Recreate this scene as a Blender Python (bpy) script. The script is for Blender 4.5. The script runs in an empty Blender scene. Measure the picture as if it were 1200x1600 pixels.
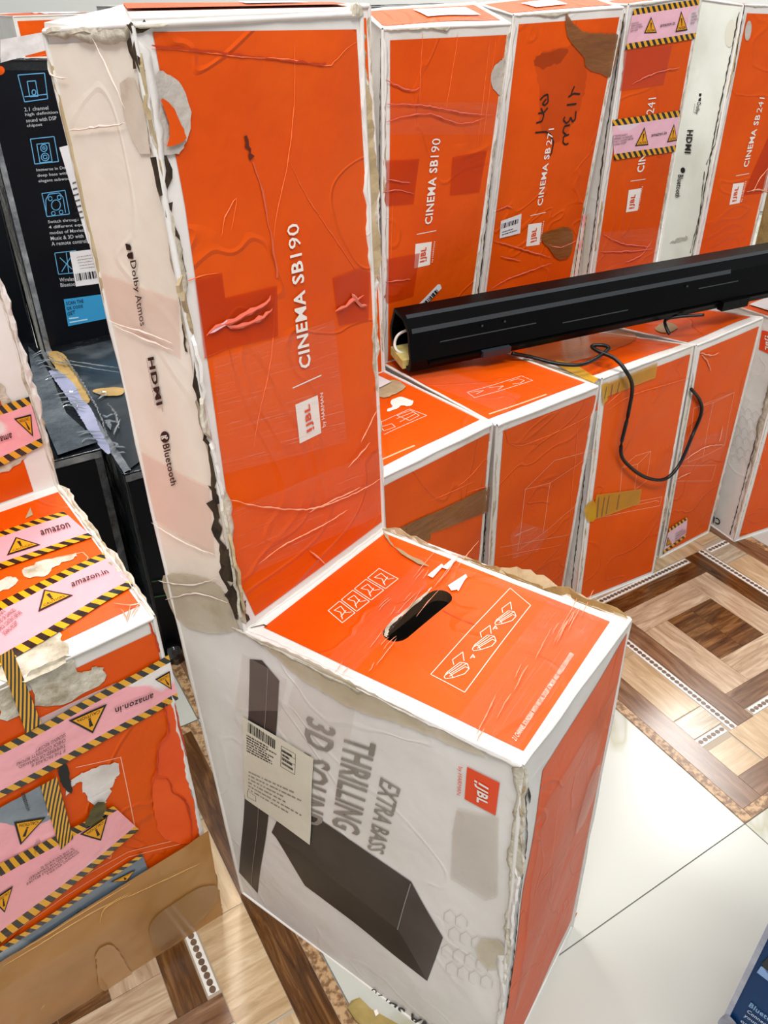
import bpy, bmesh, math, random
from mathutils import Vector, Matrix, noise
from mathutils.geometry import tessellate_polygon
random.seed(7)
SC = bpy.context.scene
COL = SC.collection
# ------------------------------------------------------------------ camera
FPX, PIT, ROL, CAMH = 1228.8, 0.5918, -0.0166, 1.0
cp, sp, cr, sr = math.cos(PIT), math.sin(PIT), math.cos(ROL), math.sin(ROL)
M = Matrix(((cr, -sr, 0), (sr, cr, 0), (0, 0, 1))) @ Matrix(((1, 0, 0), (0, -sp, -cp), (0, cp, -sp)))
EYE = Vector((0, 0, CAMH))
cam = bpy.data.cameras.new('camera'); cam_o = bpy.data.objects.new('camera', cam); COL.objects.link(cam_o)
cam.sensor_fit = 'HORIZONTAL'; cam.sensor_width = 36; cam.lens = FPX / 1200 * 36; cam.clip_start = .01
Rw = Matrix((M[0], -M[1], -M[2])).transposed()
cam_o.matrix_world = Matrix.Translation(EYE) @ Rw.to_4x4()
SC.camera = cam_o
# ------------------------------------------------------------------ light
W = bpy.data.worlds.new('world'); SC.world = W; W.use_nodes = True
W.node_tree.nodes['Background'].inputs[0].default_value = (.93, .97, 1, 1)
W.node_tree.nodes['Background'].inputs[1].default_value = .42
def area(name, loc, size, power, aim=None, col=(1, .98, .95)):
    l = bpy.data.lights.new(name, 'AREA'); l.shape = 'RECTANGLE'; l.size, l.size_y = size
    l.energy = power; l.color = col
    o = bpy.data.objects.new(name, l); COL.objects.link(o); o.location = loc
    if aim is not None: o.rotation_euler = (Vector(aim) - Vector(loc)).to_track_quat('-Z', 'Y').to_euler()
    return o
area('ceiling_lamp', (-.42, 1.45, 2.9), (.16, 1.5), 46, None)
area('ceiling_lamp', (1.75, 3.3, 2.9), (.3, 1.4), 50, None)
area('ceiling_lamp', (.2, -.6, 2.9), (1.6, .5), 66, (.2, .9, .3))
area('ceiling_lamp', (.4, 3.6, 2.9), (1.6, .3), 22)
SC.view_settings.view_transform = 'Standard'; SC.view_settings.look = 'None'
SC.view_settings.exposure = 0.17; SC.view_settings.gamma = 1; SC.view_settings.use_curve_mapping = False
# ------------------------------------------------------------------ projection helpers
def ray(px): return M.transposed() @ Vector(((px[0] - 600) / FPX, (px[1] - 800) / FPX, 1))
def proj(P):
    c = M @ (Vector(P) - EYE); return Vector((600 + FPX * c.x / c.z, 800 + FPX * c.y / c.z))
def onz(px, z=0.0):
    d = ray(px); return EYE + d * ((z - CAMH) / d.z)
def onplane(px, P, n):
    d = ray(px); return EYE + d * ((Vector(P) - EYE).dot(n) / d.dot(n))
# ------------------------------------------------------------------ materials
def lin(h):
    h = h.lstrip('#'); r = [int(h[i:i + 2], 16) / 255 for i in (0, 2, 4)]
    return tuple(c / 12.92 if c <= .04045 else ((c + .055) / 1.055) ** 2.4 for c in r) + (1,)
MATS = {}
def mat(name, col, col2=None, rough=.5, scale=8, detail=5, bump=0, bscale=40, stretch=(1, 1, 1), spec=.4,
        alpha=1, metal=0, lo=.35, hi=.65, coords='Object', coat=0, bdist=.002, col3=None, s3=3, ridge=0):
    if name in MATS: return MATS[name]
    m = bpy.data.materials.new(name); m.use_nodes = True; MATS[name] = m
    nt = m.node_tree; N = nt.nodes; L = nt.links; b = N['Principled BSDF']
    b.inputs['Roughness'].default_value = rough; b.inputs['Specular IOR Level'].default_value = spec
    b.inputs['Metallic'].default_value = metal; b.inputs['Coat Weight'].default_value = coat
    b.inputs['Coat Roughness'].default_value = .12; b.inputs['Alpha'].default_value = alpha
    c1 = lin(col) if isinstance(col, str) else col; b.inputs['Base Color'].default_value = c1
    tc = N.new('ShaderNodeTexCoord'); mp = N.new('ShaderNodeMapping'); mp.inputs['Scale'].default_value = stretch
    oi = N.new('ShaderNodeObjectInfo'); ad = N.new('ShaderNodeVectorMath'); ad.operation = 'ADD'
    sc = N.new('ShaderNodeMath'); sc.operation = 'MULTIPLY'; sc.inputs[1].default_value = 7.3
    L.new(oi.outputs['Random'], sc.inputs[0])
    L.new(tc.outputs[coords], ad.inputs[0]); L.new(sc.outputs[0], ad.inputs[1]); L.new(ad.outputs[0], mp.inputs[0])
    out = None
    if col2 is not None:
        n = N.new('ShaderNodeTexNoise'); n.inputs['Scale'].default_value = scale; n.inputs['Detail'].default_value = detail
        n.inputs['Roughness'].default_value = .62
        L.new(mp.outputs[0], n.inputs['Vector'])
        r = N.new('ShaderNodeValToRGB'); r.color_ramp.elements[0].position = lo; r.color_ramp.elements[1].position = hi
        r.color_ramp.elements[0].color = c1; r.color_ramp.elements[1].color = lin(col2)
        L.new(n.outputs['Fac'], r.inputs[0]); out = r.outputs[0]
        if col3:
            n3 = N.new('ShaderNodeTexNoise'); n3.inputs['Scale'].default_value = s3; n3.inputs['Detail'].default_value = 6
            L.new(tc.outputs[coords], n3.inputs['Vector'])
            r3 = N.new('ShaderNodeValToRGB'); r3.color_ramp.elements[0].position = .55; r3.color_ramp.elements[1].position = .75
            mx = N.new('ShaderNodeMix'); mx.data_type = 'RGBA'
            L.new(n3.outputs['Fac'], r3.inputs[0]); L.new(r3.outputs[0], mx.inputs[0]); L.new(out, mx.inputs[6])
            mx.inputs[7].default_value = lin(col3); out = mx.outputs[2]
        L.new(out, b.inputs['Base Color'])
    if bump:
        n2 = N.new('ShaderNodeTexNoise'); n2.inputs['Scale'].default_value = bscale; n2.inputs['Detail'].default_value = 4
        L.new(mp.outputs[0], n2.inputs['Vector'])
        bp = N.new('ShaderNodeBump'); bp.inputs['Strength'].default_value = bump; bp.inputs['Distance'].default_value = bdist
        hh = n2.outputs['Fac']
        if ridge:
            nr = N.new('ShaderNodeTexNoise'); nr.inputs['Scale'].default_value = ridge; nr.inputs['Detail'].default_value = 2; nr.inputs['Distortion'].default_value = 1.1
            L.new(mp.outputs[0], nr.inputs['Vector'])
            s1 = N.new('ShaderNodeMath'); s1.operation = 'SUBTRACT'; s1.inputs[1].default_value = .5; L.new(nr.outputs['Fac'], s1.inputs[0])
            s2 = N.new('ShaderNodeMath'); s2.operation = 'ABSOLUTE'; L.new(s1.outputs[0], s2.inputs[0])
            s3_ = N.new('ShaderNodeMapRange'); s3_.inputs[1].default_value = 0; s3_.inputs[2].default_value = .02; s3_.inputs[3].default_value = .9; s3_.inputs[4].default_value = 0
            L.new(s2.outputs[0], s3_.inputs[0])
            s4 = N.new('ShaderNodeMath'); s4.operation = 'MULTIPLY_ADD'; L.new(s3_.outputs[0], s4.inputs[0]); s4.inputs[1].default_value = .3; L.new(n2.outputs['Fac'], s4.inputs[2]); hh = s4.outputs[0]
        L.new(hh, bp.inputs['Height']); L.new(bp.outputs[0], b.inputs['Normal'])
    return m
WHITE = mat('white_cardboard', '#e4dfda', '#dad4ce', .5, 9, bump=.4, bscale=24, col3='#c9bfae', s3=5, ridge=5, bdist=.003)
CREAM = mat('lit_white_cardboard', '#f2e8da', '#e9dccb', .5, 7, bump=.4, bscale=22, col3='#c8b6a0', s3=4, ridge=5, bdist=.003)  # lighter, warmer copy of the white: stronger light on the column side, as colour
ORANGE = mat('orange_print', '#de5400', '#d44a00', .4, 6, bump=.55, bscale=14, spec=.22, col3='#d85412', s3=4, bdist=.006, ridge=6)
ORANGE2 = ORANGE
LORANGE = mat('pressed_crease', '#ee6a30', rough=.4)
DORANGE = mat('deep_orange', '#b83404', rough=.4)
BROWN = mat('brown_cardboard', '#9a7b4c', '#846538', .85, 40, bump=.5, bscale=200)
TAN = mat('tan_cardboard', '#b9a583', '#a08a66', .85, 30, bump=.4, bscale=120)
TORN = mat('torn_paper', '#cfc6b5', '#8f8268', .9, 45, bump=.8, bscale=150, lo=.42, hi=.7)
GREYTORN = mat('torn_grey_paper', '#c2b8ae', '#aea49b', .9, 40, bump=.6, bscale=120)
GAP = mat('seam_shade', '#1c140c', '#4a3a26', .95, 50)  # dark brown stands in for shade inside open splits; strips have no depth
BLACKINK = mat('black_ink', '#17130f', rough=.5)
GREYINK = mat('grey_ink', '#7f766c', '#958c82', .5, 30)
WHITEINK = mat('white_ink', '#e9e2da', rough=.5)
PALEINK = mat('pale_line_ink', '#f3a98a', rough=.5)
REDINK = mat('orange_ink', '#d9420c', rough=.4)
LOGOINK = mat('orange_logo_ink', '#e2430d', rough=.4)
DRAW1 = mat('dark_drawing', '#3a3533', '#312d2b', .4, 14, col3='#46413e', s3=8)
DRAW2 = mat('darker_drawing', '#2a2725', '#23201f', .4, 14)
DRAW3 = mat('side_drawing', '#48413f', '#3d3735', .4, 14)
LABEL = mat('label_paper', '#dcd8c6', '#cfcab6', .45, 12)
LABELW = mat('white_label_paper', '#e4e2e4', '#d6d2d4', .45, 12)
PALEGREY = mat('faint_grey_ink', '#c2bab6', rough=.5)
BLACKCARD = mat('black_printed_card', '#04060c', '#060a14', .35, 8, bump=.25, bscale=14, spec=.2)
FILM = mat('black_card_under_film', '#0c0f14', '#181d22', .2, 9, bump=1.0, bscale=16, spec=.4, coat=.25, bdist=.01)
FILMEDGE = mat('bunched_film', '#3d434a', '#8e9296', .18, 16, bump=1, bscale=30, spec=.8, coat=.7, bdist=.008)
GREYTOP = mat('grey_film_sheen', '#2a3035', '#20262a', .35, 6, bump=.5, bscale=14, coat=.4, col3='#6a7074', s3=6)  # grey patches hold the film's silver reflections as colour over black card
LILAC = mat('lilac_foam_sheet', '#9a9cb4', '#83869f', .5, 12, bump=.4, bscale=20)
BLUEINK = mat('light_blue_ink', '#5c9fca', rough=.5)
BLUELABEL = mat('blue_label', '#2f8fc2', rough=.45)
BLUEBOX = mat('blue_print', '#04305c', '#06386a', .4, 6, bump=.2, bscale=12, spec=.12)
PLASTIC = mat('black_plastic', '#040405', '#060607', .28, 10, spec=.1, bump=.1, bscale=300)
RUBBER = mat('black_rubber', '#0a0a0b', rough=.4)
FOAM = mat('yellow_foam', '#cfc07a', '#b9a55a', .9, 60)
WIREW = mat('white_wire', '#e8e8e2', rough=.5)
YELLOWM = mat('caution_yellow', '#eda413', '#dd930c', .35, 14)
BROWNTAPE = mat('brown_packing_tape', '#8d5a2b', '#7c4a1e', .22, 10, bump=.8, bscale=30, stretch=(1, 1, 3), alpha=.86, coat=.4, bdist=.004)
TANWRAP = mat('tan_cardboard_wrap', '#a9773a', '#b6834a', .38, 5, bump=.3, bscale=18, coat=.2, col3='#956624', s3=5)
YTAPE = mat('yellow_tape', '#d7a517', '#c08a10', .25, 16, bump=.8, bscale=40, alpha=.85)
TAPEOUT = mat('tape_on_white', '#d9c9bd', '#d0bdb0', .3, 9, alpha=.14, bump=.6, bscale=26)
PINKHAZE = mat('tape_residue_blush', '#ecc0ae', '#e8c9bb', .35, 5, alpha=.3)
REDTAPE = mat('red_shaded_tape', '#c03000', '#cf3c04', .22, 8, bump=.8, bscale=24, spec=.3, alpha=.55, bdist=.004)
def cleartape():
    m = bpy.data.materials.new('clear_tape'); m.use_nodes = True; nt = m.node_tree; N = nt.nodes; L = nt.links; b = N['Principled BSDF']
    tc = N.new('ShaderNodeTexCoord'); mp = N.new('ShaderNodeMapping'); mp.inputs['Scale'].default_value = (5, 34, 1)
    L.new(tc.outputs['UV'], mp.inputs[0])
    n = N.new('ShaderNodeTexNoise'); n.inputs['Scale'].default_value = 3.2; n.inputs['Detail'].default_value = 6; n.inputs['Distortion'].default_value = 1.2
    L.new(mp.outputs[0], n.inputs['Vector'])
    r = N.new('ShaderNodeValToRGB'); r.color_ramp.elements[0].position = .58; r.color_ramp.elements[1].position = .8
    r.color_ramp.elements[0].color = (.04, .04, .04, 1); r.color_ramp.elements[1].color = (.42, .42, .42, 1)  # denser pale streaks are painted glints on the tape
    L.new(n.outputs['Fac'], r.inputs[0]); L.new(r.outputs[0], b.inputs['Alpha'])
    bp = N.new('ShaderNodeBump'); bp.inputs['Strength'].default_value = .9; bp.inputs['Distance'].default_value = .006
    L.new(n.outputs['Fac'], bp.inputs['Height']); L.new(bp.outputs[0], b.inputs['Normal'])
    b.inputs['Base Color'].default_value = (.95, .85, .8, 1); b.inputs['Roughness'].default_value = .12
    b.inputs['Coat Weight'].default_value = .5
    return m
CLEAR = cleartape()
def caution_mat(name, c1, c2, off=.345):
    """printed warning tape: striped edges, pink / white middle; UV x in metres along, y 0..1 across"""
    m = bpy.data.materials.new(name); m.use_nodes = True; nt = m.node_tree; N = nt.nodes; L = nt.links; b = N['Principled BSDF']
    uv = N.new('ShaderNodeTexCoord'); s = N.new('ShaderNodeSeparateXYZ'); L.new(uv.outputs['UV'], s.inputs[0])
    def mth(op, a, bb=None, c=None):
        n = N.new('ShaderNodeMath'); n.operation = op
        for i, v in enumerate((a, bb, c)):
            if v is None: continue
            if hasattr(v, 'type'): L.new(v, n.inputs[i])
            else: n.inputs[i].default_value = v
        return n.outputs[0]
    d = mth('MULTIPLY_ADD', s.outputs[1], .045, s.outputs[0])
    st = mth('GREATER_THAN', mth('FRACT', mth('MULTIPLY', d, 1 / .0125)), .5)
    edge = mth('GREATER_THAN', mth('ABSOLUTE', mth('SUBTRACT', s.outputs[1], .5)), off)
    nz = N.new('ShaderNodeTexNoise'); nz.inputs['Scale'].default_value = 9; nz.inputs['Detail'].default_value = 3
    L.new(uv.outputs['Object'], nz.inputs['Vector'])
    rp = N.new('ShaderNodeValToRGB'); rp.color_ramp.elements[0].position = .54; rp.color_ramp.elements[1].position = .57
    rp.color_ramp.elements[0].color = lin(c1); rp.color_ramp.elements[1].color = lin(c2); L.new(nz.outputs['Fac'], rp.inputs[0])
    m1 = N.new('ShaderNodeMix'); m1.data_type = 'RGBA'; m1.inputs[6].default_value = lin('#14130f'); m1.inputs[7].default_value = lin('#e0a012')
    L.new(st, m1.inputs[0])
    m2 = N.new('ShaderNodeMix'); m2.data_type = 'RGBA'; L.new(edge, m2.inputs[0]); L.new(rp.outputs[0], m2.inputs[6]); L.new(m1.outputs[2], m2.inputs[7])
    L.new(m2.outputs[2], b.inputs['Base Color']); b.inputs['Roughness'].default_value = .25; b.inputs['Coat Weight'].default_value = .3
    n2 = N.new('ShaderNodeTexNoise'); n2.inputs['Scale'].default_value = 35; n2.inputs['Detail'].default_value = 3
    L.new(uv.outputs['Object'], n2.inputs['Vector'])
    bp = N.new('ShaderNodeBump'); bp.inputs['Strength'].default_value = .5; bp.inputs['Distance'].default_value = .004
    L.new(n2.outputs['Fac'], bp.inputs['Height']); L.new(bp.outputs[0], b.inputs['Normal'])
    return m
CAUT = caution_mat('caution_tape', '#f0a3ab', '#e6dcd8')
CAUT2 = caution_mat('caution_tape_pale', '#e9b3c2', '#e2c8d2')
CAUTS = caution_mat('hazard_stripe_tape', '#e6a018', '#e6a018', -.1)
CAUT3 = caution_mat('caution_tape_grey', '#5f6f7c', '#8a939a')
# ------------------------------------------------------------------ object helpers
ORG = {}
def tagit(o, label=None, cat=None, group=None, kind=None):
    if label: o['label'] = label
    if cat: o['category'] = cat
    if group: o['group'] = group
    if kind: o['kind'] = kind
    return o
def empty(name, loc, label, cat, group=None, kind=None):
    o = bpy.data.objects.new(name, None); COL.objects.link(o); o.location = loc; o.empty_display_size = .05
    ORG[o.name] = Vector(loc); return tagit(o, label, cat, group, kind)
def link(name, me, parent=None, mats=()):
    for m in mats: me.materials.append(m)
    o = bpy.data.objects.new(name, me); COL.objects.link(o)
    if parent is not None:
        o.parent = parent; ORG[o.name] = ORG[parent.name]
    else: ORG[o.name] = Vector((0, 0, 0))
    return o
def build(name, verts, faces, m, parent=None, uvs=None, mi=None, smooth=False):
    org = ORG[parent.name] if parent is not None else Vector((0, 0, 0))
    me = bpy.data.meshes.new(name)
    me.from_pydata([tuple(Vector(v) - org) for v in verts], [], faces)
    if uvs:
        ul = me.uv_layers.new(name='UVMap')
        for lp in me.loops: ul.data[lp.index].uv = uvs[lp.vertex_index]
    ms = m if isinstance(m, (list, tuple)) else [m]
    o = link(name, me, parent, ms)
    if mi:
        for p, i in zip(me.polygons, mi): p.material_index = i
    if smooth:
        for p in me.polygons: p.use_smooth = True
    return o
def place_origin(o):
    """top-level single mesh: put the origin at its base"""
    me = o.data; cs = [v.co.copy() for v in me.vertices]
    lo = Vector([min(c[i] for c in cs) for i in range(3)]); hi = Vector([max(c[i] for c in cs) for i in range(3)])
    c = Vector(((lo.x + hi.x) / 2, (lo.y + hi.y) / 2, lo.z))
    for v in me.vertices: v.co -= c
    o.location = c; ORG[o.name] = c
    return o
def boxverts(x0, x1, y0, y1, z0, z1):
    v = [(x, y, z) for z in (z0, z1) for y in (y0, y1) for x in (x0, x1)]
    f = [(0, 2, 3, 1), (4, 5, 7, 6), (0, 1, 5, 4), (1, 3, 7, 5), (3, 2, 6, 7), (2, 0, 4, 6)]
    return v, f
def tube(name, pts, r, m, parent=None, seg=8, sub=6):
    P = [Vector(p) for p in pts]; Q = []
    for i in range(len(P) - 1):
        a, b, c, d = P[max(i - 1, 0)], P[i], P[i + 1], P[min(i + 2, len(P) - 1)]
        for k in range(sub):
            t = k / sub
            Q.append(.5 * ((2 * b) + (c - a) * t + (2 * a - 5 * b + 4 * c - d) * t * t + (3 * b - a - 3 * c + d) * t ** 3))
    Q.append(P[-1]); vs = []; fs = []; up = Vector((0, 0, 1))
    for i, q in enumerate(Q):
        t = (Q[min(i + 1, len(Q) - 1)] - Q[max(i - 1, 0)]).normalized()
        x = t.cross(up)
        if x.length < .05: x = t.cross(Vector((1, 0, 0)))
        x.normalize(); y = t.cross(x)
        for k in range(seg): a = 2 * math.pi * k / seg; vs.append(q + r * (math.cos(a) * x + math.sin(a) * y))
    for i in range(len(Q) - 1):
        for k in range(seg): fs.append((i * seg + k, i * seg + (k + 1) % seg, (i + 1) * seg + (k + 1) % seg, (i + 1) * seg + k))
    fs.append(tuple(range(seg))[::-1]); fs.append(tuple((len(Q) - 1) * seg + k for k in range(seg)))
    return build(name, vs, fs, m, parent, smooth=True)
TXT = {}
def textgeo(s, bold=0):
    k = (s, bold)
    if k in TXT: return TXT[k]
    cu = bpy.data.curves.new('lettering', 'FONT'); cu.body = s; cu.resolution_u = 2; cu.offset = bold
    cu.space_character = 1 + bold * 4
    o = bpy.data.objects.new('lettering', cu); COL.objects.link(o)
    dg = bpy.context.evaluated_depsgraph_get(); dg.update()
    me = bpy.data.meshes.new_from_object(o.evaluated_get(dg))
    vs = [(v.co.x, v.co.y) for v in me.vertices]; fs = [tuple(p.vertices) for p in me.polygons]
    bpy.data.objects.remove(o); bpy.data.curves.remove(cu); bpy.data.meshes.remove(me)
    xs = [v[0] for v in vs]; ys = [v[1] for v in vs]; x0, x1, y0, y1 = min(xs), max(xs), min(ys), max(ys)
    TXT[k] = ([((x - x0) / (x1 - x0), (y - y0) / (y1 - y0)) for x, y in vs], fs)
    return TXT[k]
FACES = dict(front=((0, 0, 0), (1, 0, 0), (1, 0, 1), (0, 0, 1)), low=((0, 0, 1), (1, 0, 1), (1, 1, 1), (0, 1, 1)),
             col=((0, 1, 1), (1, 1, 1), (1, 1, 2), (0, 1, 2)), top=((0, 1, 2), (1, 1, 2), (1, 2, 2), (0, 2, 2)),
             back=((1, 2, 0), (0, 2, 0), (0, 2, 1), (1, 2, 1)), back2=((1, 2, 1), (0, 2, 1), (0, 2, 2), (1, 2, 2)),
             side=((0, 2, 0), (0, 0, 0), (0, 0, 1), (0, 2, 1)),
             sidec=((0, 2, 1), (0, 1, 1), (0, 1, 2), (0, 2, 2)), far=((1, 0, 0), (1, 2, 0), (1, 2, 1), (1, 0, 1)),
             farc=((1, 1, 1), (1, 2, 1), (1, 2, 2), (1, 1, 2)), base=((0, 2, 0), (1, 2, 0), (1, 0, 0), (0, 0, 0)))
def rot(yaw, tx, ty): return Matrix.Rotation(yaw, 3, 'Z') @ Matrix.Rotation(tx, 3, 'X') @ Matrix.Rotation(ty, 3, 'Y')
class Carton:
    """L-shaped carton: low block in front (y 0..dl, height h), tall column behind (to height H)"""
    def __init__(s, name, label, p, px=None, group=None, body=WHITE, amp=.0022, bulge=.003, seed=0, holes=None, skip=(), clear=None, gap=.011):
        x, y, yaw, tx, ty, w, dl, dc, h, H = p; s.seed = seed; s.amp = amp; s.bulge = bulge
        R = rot(yaw, tx, ty); O = Vector((x, y, 0)); s.c = {}
        for a in (0, 1):
            for b, Y in ((0, 0), (1, dl), (2, dl + dc)):
                for c, Z in ((0, 0), (1, h), (2, H)):
                    s.c[a, b, c] = O + R @ Vector((a * w, Y, Z))
        for a in (0, 1):
            for b in (0, 1, 2): s.c[a, b, 0].z = 0
        for k, q in (px or {}).items():
            P = s.c[k]
            if k[2] == 0:
                s.c[k] = onz(q, 0); dlt = s.c[k] - P
                if k[1] == 0:
                    for b in (1, 2): s.c[k[0], b, 0] = s.c[k[0], b, 0] + dlt
            else:
                d = ray(q).normalized(); s.c[k] = EYE + d * (P - EYE).dot(d)
        if clear:      # keep the far side clear of the neighbour: slide corners along their sight line
            for k in s.c:
                if k[0] != 1: continue
                u_, w_ = ((0, 0, 0), (0, 2, 0)) if k[2] == 0 else (((0, 0, 1), (0, 1, 1)) if k[2] == 1 else ((0, 1, 2), (0, 2, 2)))
                u_, w_ = clear.c[u_], clear.c[w_]; m_ = Vector((-(w_.y - u_.y), w_.x - u_.x, 0)).normalized()
                if m_.x > 0: m_ = -m_
                g = (s.c[k] - u_).dot(m_)
                if g < gap:
                    d = m_ if k[2] == 0 else (s.c[k] - EYE).normalized(); s.c[k] = s.c[k] + d * ((gap - g) / d.dot(m_))
        for a in (0, 1):
            f = dc / dl; s.c[a, 2, 1] = s.c[a, 1, 1] + (s.c[a, 1, 1] - s.c[a, 0, 1]) * f
        base = (s.c[0, 0, 0] + s.c[1, 2, 0]) / 2; base.z = 0
        s.root = empty(name, base, label, 'box', group)
        s.faces = {}
        for k, f in FACES.items():
            q = [s.c[i] for i in f]; n = ((q[1] - q[0]).cross(q[3] - q[0]) + (q[3] - q[2]).cross(q[1] - q[2])).normalized()
            s.faces[k] = (q, n, ((q[1] - q[0]).length + (q[2] - q[3]).length) / 2, ((q[3] - q[0]).length + (q[2] - q[1]).length) / 2)
        # shell: one grid per face, welded
        vs = []; fs = []; uv = []
        for k in FACES:
            if k in skip: continue
            q, n, A, B = s.faces[k]
            if holes and k in holes:
                pv, pf = s.tess(k, [(0, 0), (1, 0), (1, 1), (0, 1)], holes[k], .02)
                i0 = len(vs); vs += [s.P(k, u, v) for u, v in pv]; uv += [(u * A, v * B) for u, v in pv]
                fs += [tuple(i0 + i for i in f) for f in pf]; continue
            nu, nv = max(2, int(A / .012)), max(2, int(B / .012))
            i0 = len(vs)
            for j in range(nv + 1):
                for i in range(nu + 1):
                    vs.append(s.P(k, i / nu, j / nv)); uv.append((i / nu * A, j / nv * B))
            for j in range(nv):
                for i in range(nu):
                    a = i0 + j * (nu + 1) + i; fs.append((a, a + 1, a + nu + 2, a + nu + 1))
        s.body = build('carton_shell', vs, fs, body, s.root, uv, smooth=True)
        # soft rolled edges
        ev = []; ef = []
        for a, b in (((0, 0, 1), (1, 0, 1)), ((0, 0, 0), (0, 0, 1)), ((1, 0, 0), (1, 0, 1)), ((0, 0, 1), (0, 1, 1)), ((1, 0, 1), (1, 1, 1)),
                     ((0, 1, 1), (0, 1, 2)), ((1, 1, 1), (1, 1, 2)), ((0, 1, 2), (1, 1, 2)), ((0, 1, 2), (0, 2, 2)), ((0, 2, 1), (0, 2, 2)), ((0, 2, 0), (0, 2, 1)), ((0, 0, 0), (0, 2, 0)), ((0, 0, 0), (1, 0, 0)), ((0, 2, 2), (1, 2, 2)), ((1, 1, 2), (1, 2, 2))):
            A, B = s.c[a], s.c[b]; t = (B - A).normalized(); xx = t.orthogonal().normalized(); yy = t.cross(xx); n = 14; i0 = len(ev)
            for i in range(n + 1):
                f = i / n; P = A.lerp(B, f); r = .0022 + .0009 * noise.noise(P * 30)
                P = P + .0008 * Vector((noise.noise(P * 25), noise.noise(P * 25 + Vector((9, 0, 0))), 0))
                for k in range(6):
                    an = math.pi * k / 3; ev.append(P + r * (math.cos(an) * xx + math.sin(an) * yy))
            for i in range(n):
                for k in range(6): ef.append((i0 + i * 6 + k, i0 + i * 6 + (k + 1) % 6, i0 + (i + 1) * 6 + (k + 1) % 6, i0 + (i + 1) * 6 + k))
        build('folded_edges', ev, ef, body, s.root, smooth=True)
    def P(s, k, u, v, off=0.0):
        q, n, A, B = s.faces[k]
        p = q[0] * (1 - u) * (1 - v) + q[1] * u * (1 - v) + q[2] * u * v + q[3] * (1 - u) * v
        e = min(u * A, (1 - u) * A, v * B, (1 - v) * B); fd = max(0, min(1, e / .03))
        fd = fd * fd * (3 - 2 * fd)
        d = s.bulge * 16 * max(0, u * (1 - u) * v * (1 - v)) + s.amp * fd * noise.noise(p * 11 + Vector((s.seed, 0, 0)))
        return p + n * (d + off)
    def uv(s, k, px):
        u, v = .5, .5
        for _ in range(12):
            a = proj(s.P(k, u, v)); e = Vector(px) - a; h = 1e-4
            du = (proj(s.P(k, u + h, v)) - a) / h; dv = (proj(s.P(k, u, v + h)) - a) / h
            D = du.x * dv.y - du.y * dv.x
            if abs(D) < 1e-9: break
            su = (e.x * dv.y - e.y * dv.x) / D; sv = (du.x * e.y - du.y * e.x) / D
            u += max(-.4, min(.4, su)); v += max(-.4, min(.4, sv))
            if abs(su) + abs(sv) < 1e-6: break
        return (u, v)
    def tess(s, k, poly, holes=(), ml=.014):
        q, n, A, B = s.faces[k]
        loops = [[Vector((u * A, v * B, 0)) for u, v in poly]] + [[Vector((u * A, v * B, 0)) for u, v in h] for h in holes]
        flat = [p for l in loops for p in l]; tr = tessellate_polygon(loops)
        bm = bmesh.new(); V = [bm.verts.new(p) for p in flat]
        for t in tr:
            try: bm.faces.new([V[i] for i in t])
            except ValueError: pass
        for _ in range(7):
            L = [e for e in bm.edges if e.calc_length() > ml]
            if not L: break
            bmesh.ops.subdivide_edges(bm, edges=L, cuts=1, use_grid_fill=False)
            bmesh.ops.triangulate(bm, faces=[f for f in bm.faces if len(f.verts) > 3])
        bmesh.ops.recalc_face_normals(bm, faces=bm.faces)
        bm.verts.index_update(); bm.faces.ensure_lookup_table()
        flip = sum(f.normal.z for f in bm.faces) < 0
        pv = [(v.co.x / A, v.co.y / B) for v in bm.verts]
        pf = [tuple(v.index for v in (reversed(f.verts) if flip else f.verts)) for f in bm.faces]
        bm.free(); return pv, pf
    def patch(s, name, k, poly, m, off=.0006, holes=(), parent=None, px=True, rough=0, label=None):
        """flat piece lying on face k; outline in photo pixels (px) or face fractions"""
        if px: poly = [s.uv(k, p) for p in poly]; holes = [[s.uv(k, p) for p in h] for h in holes]
        q, n, A, B = s.faces[k]
        if rough:
            for _ in range(2):
                o2 = []
                for i, p in enumerate(poly):
                    r = poly[(i + 1) % len(poly)]; o2 += [(p[0] * .78 + r[0] * .22, p[1] * .78 + r[1] * .22), (p[0] * .22 + r[0] * .78, p[1] * .22 + r[1] * .78)]
                poly = o2
            out = []; rnd = random.Random(len(poly) * 7 + int(off * 1e5))
            for i, p in enumerate(poly):
                r = poly[(i + 1) % len(poly)]; L = math.hypot((r[0] - p[0]) * A, (r[1] - p[1]) * B); nn = max(1, int(L / .005))
                for j in range(nn):
                    t = j / nn; out.append((p[0] + (r[0] - p[0]) * t + rnd.uniform(-rough, rough) / A, p[1] + (r[1] - p[1]) * t + rnd.uniform(-rough, rough) / B))
            poly = out
        pv, pf = s.tess(k, poly, holes)
        o = build(name, [s.P(k, u, v, off) for u, v in pv], pf, m, parent or s.root, [(u * A, v * B) for u, v in pv], smooth=True)
        if label: o['label'] = label
        return o
    def text(s, txt, k, bl, br, tr, tl, m, bold=0, off=.0019, f0=0.0, f1=1.0, name='printed_lettering', parent=None, px=True):
        Q = [s.uv(k, p) if px else p for p in (bl, br, tr, tl)]
        vs, fs = textgeo(txt, bold); out = []
        for x, y in vs:
            x = f0 + (f1 - f0) * x
            out.append(s.P(k, *[Q[0][i] * (1 - x) * (1 - y) + Q[1][i] * x * (1 - y) + Q[2][i] * x * y + Q[3][i] * (1 - x) * y for i in (0, 1)], off))
        o = build(name, out, fs, m, parent or s.root); return o
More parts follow.
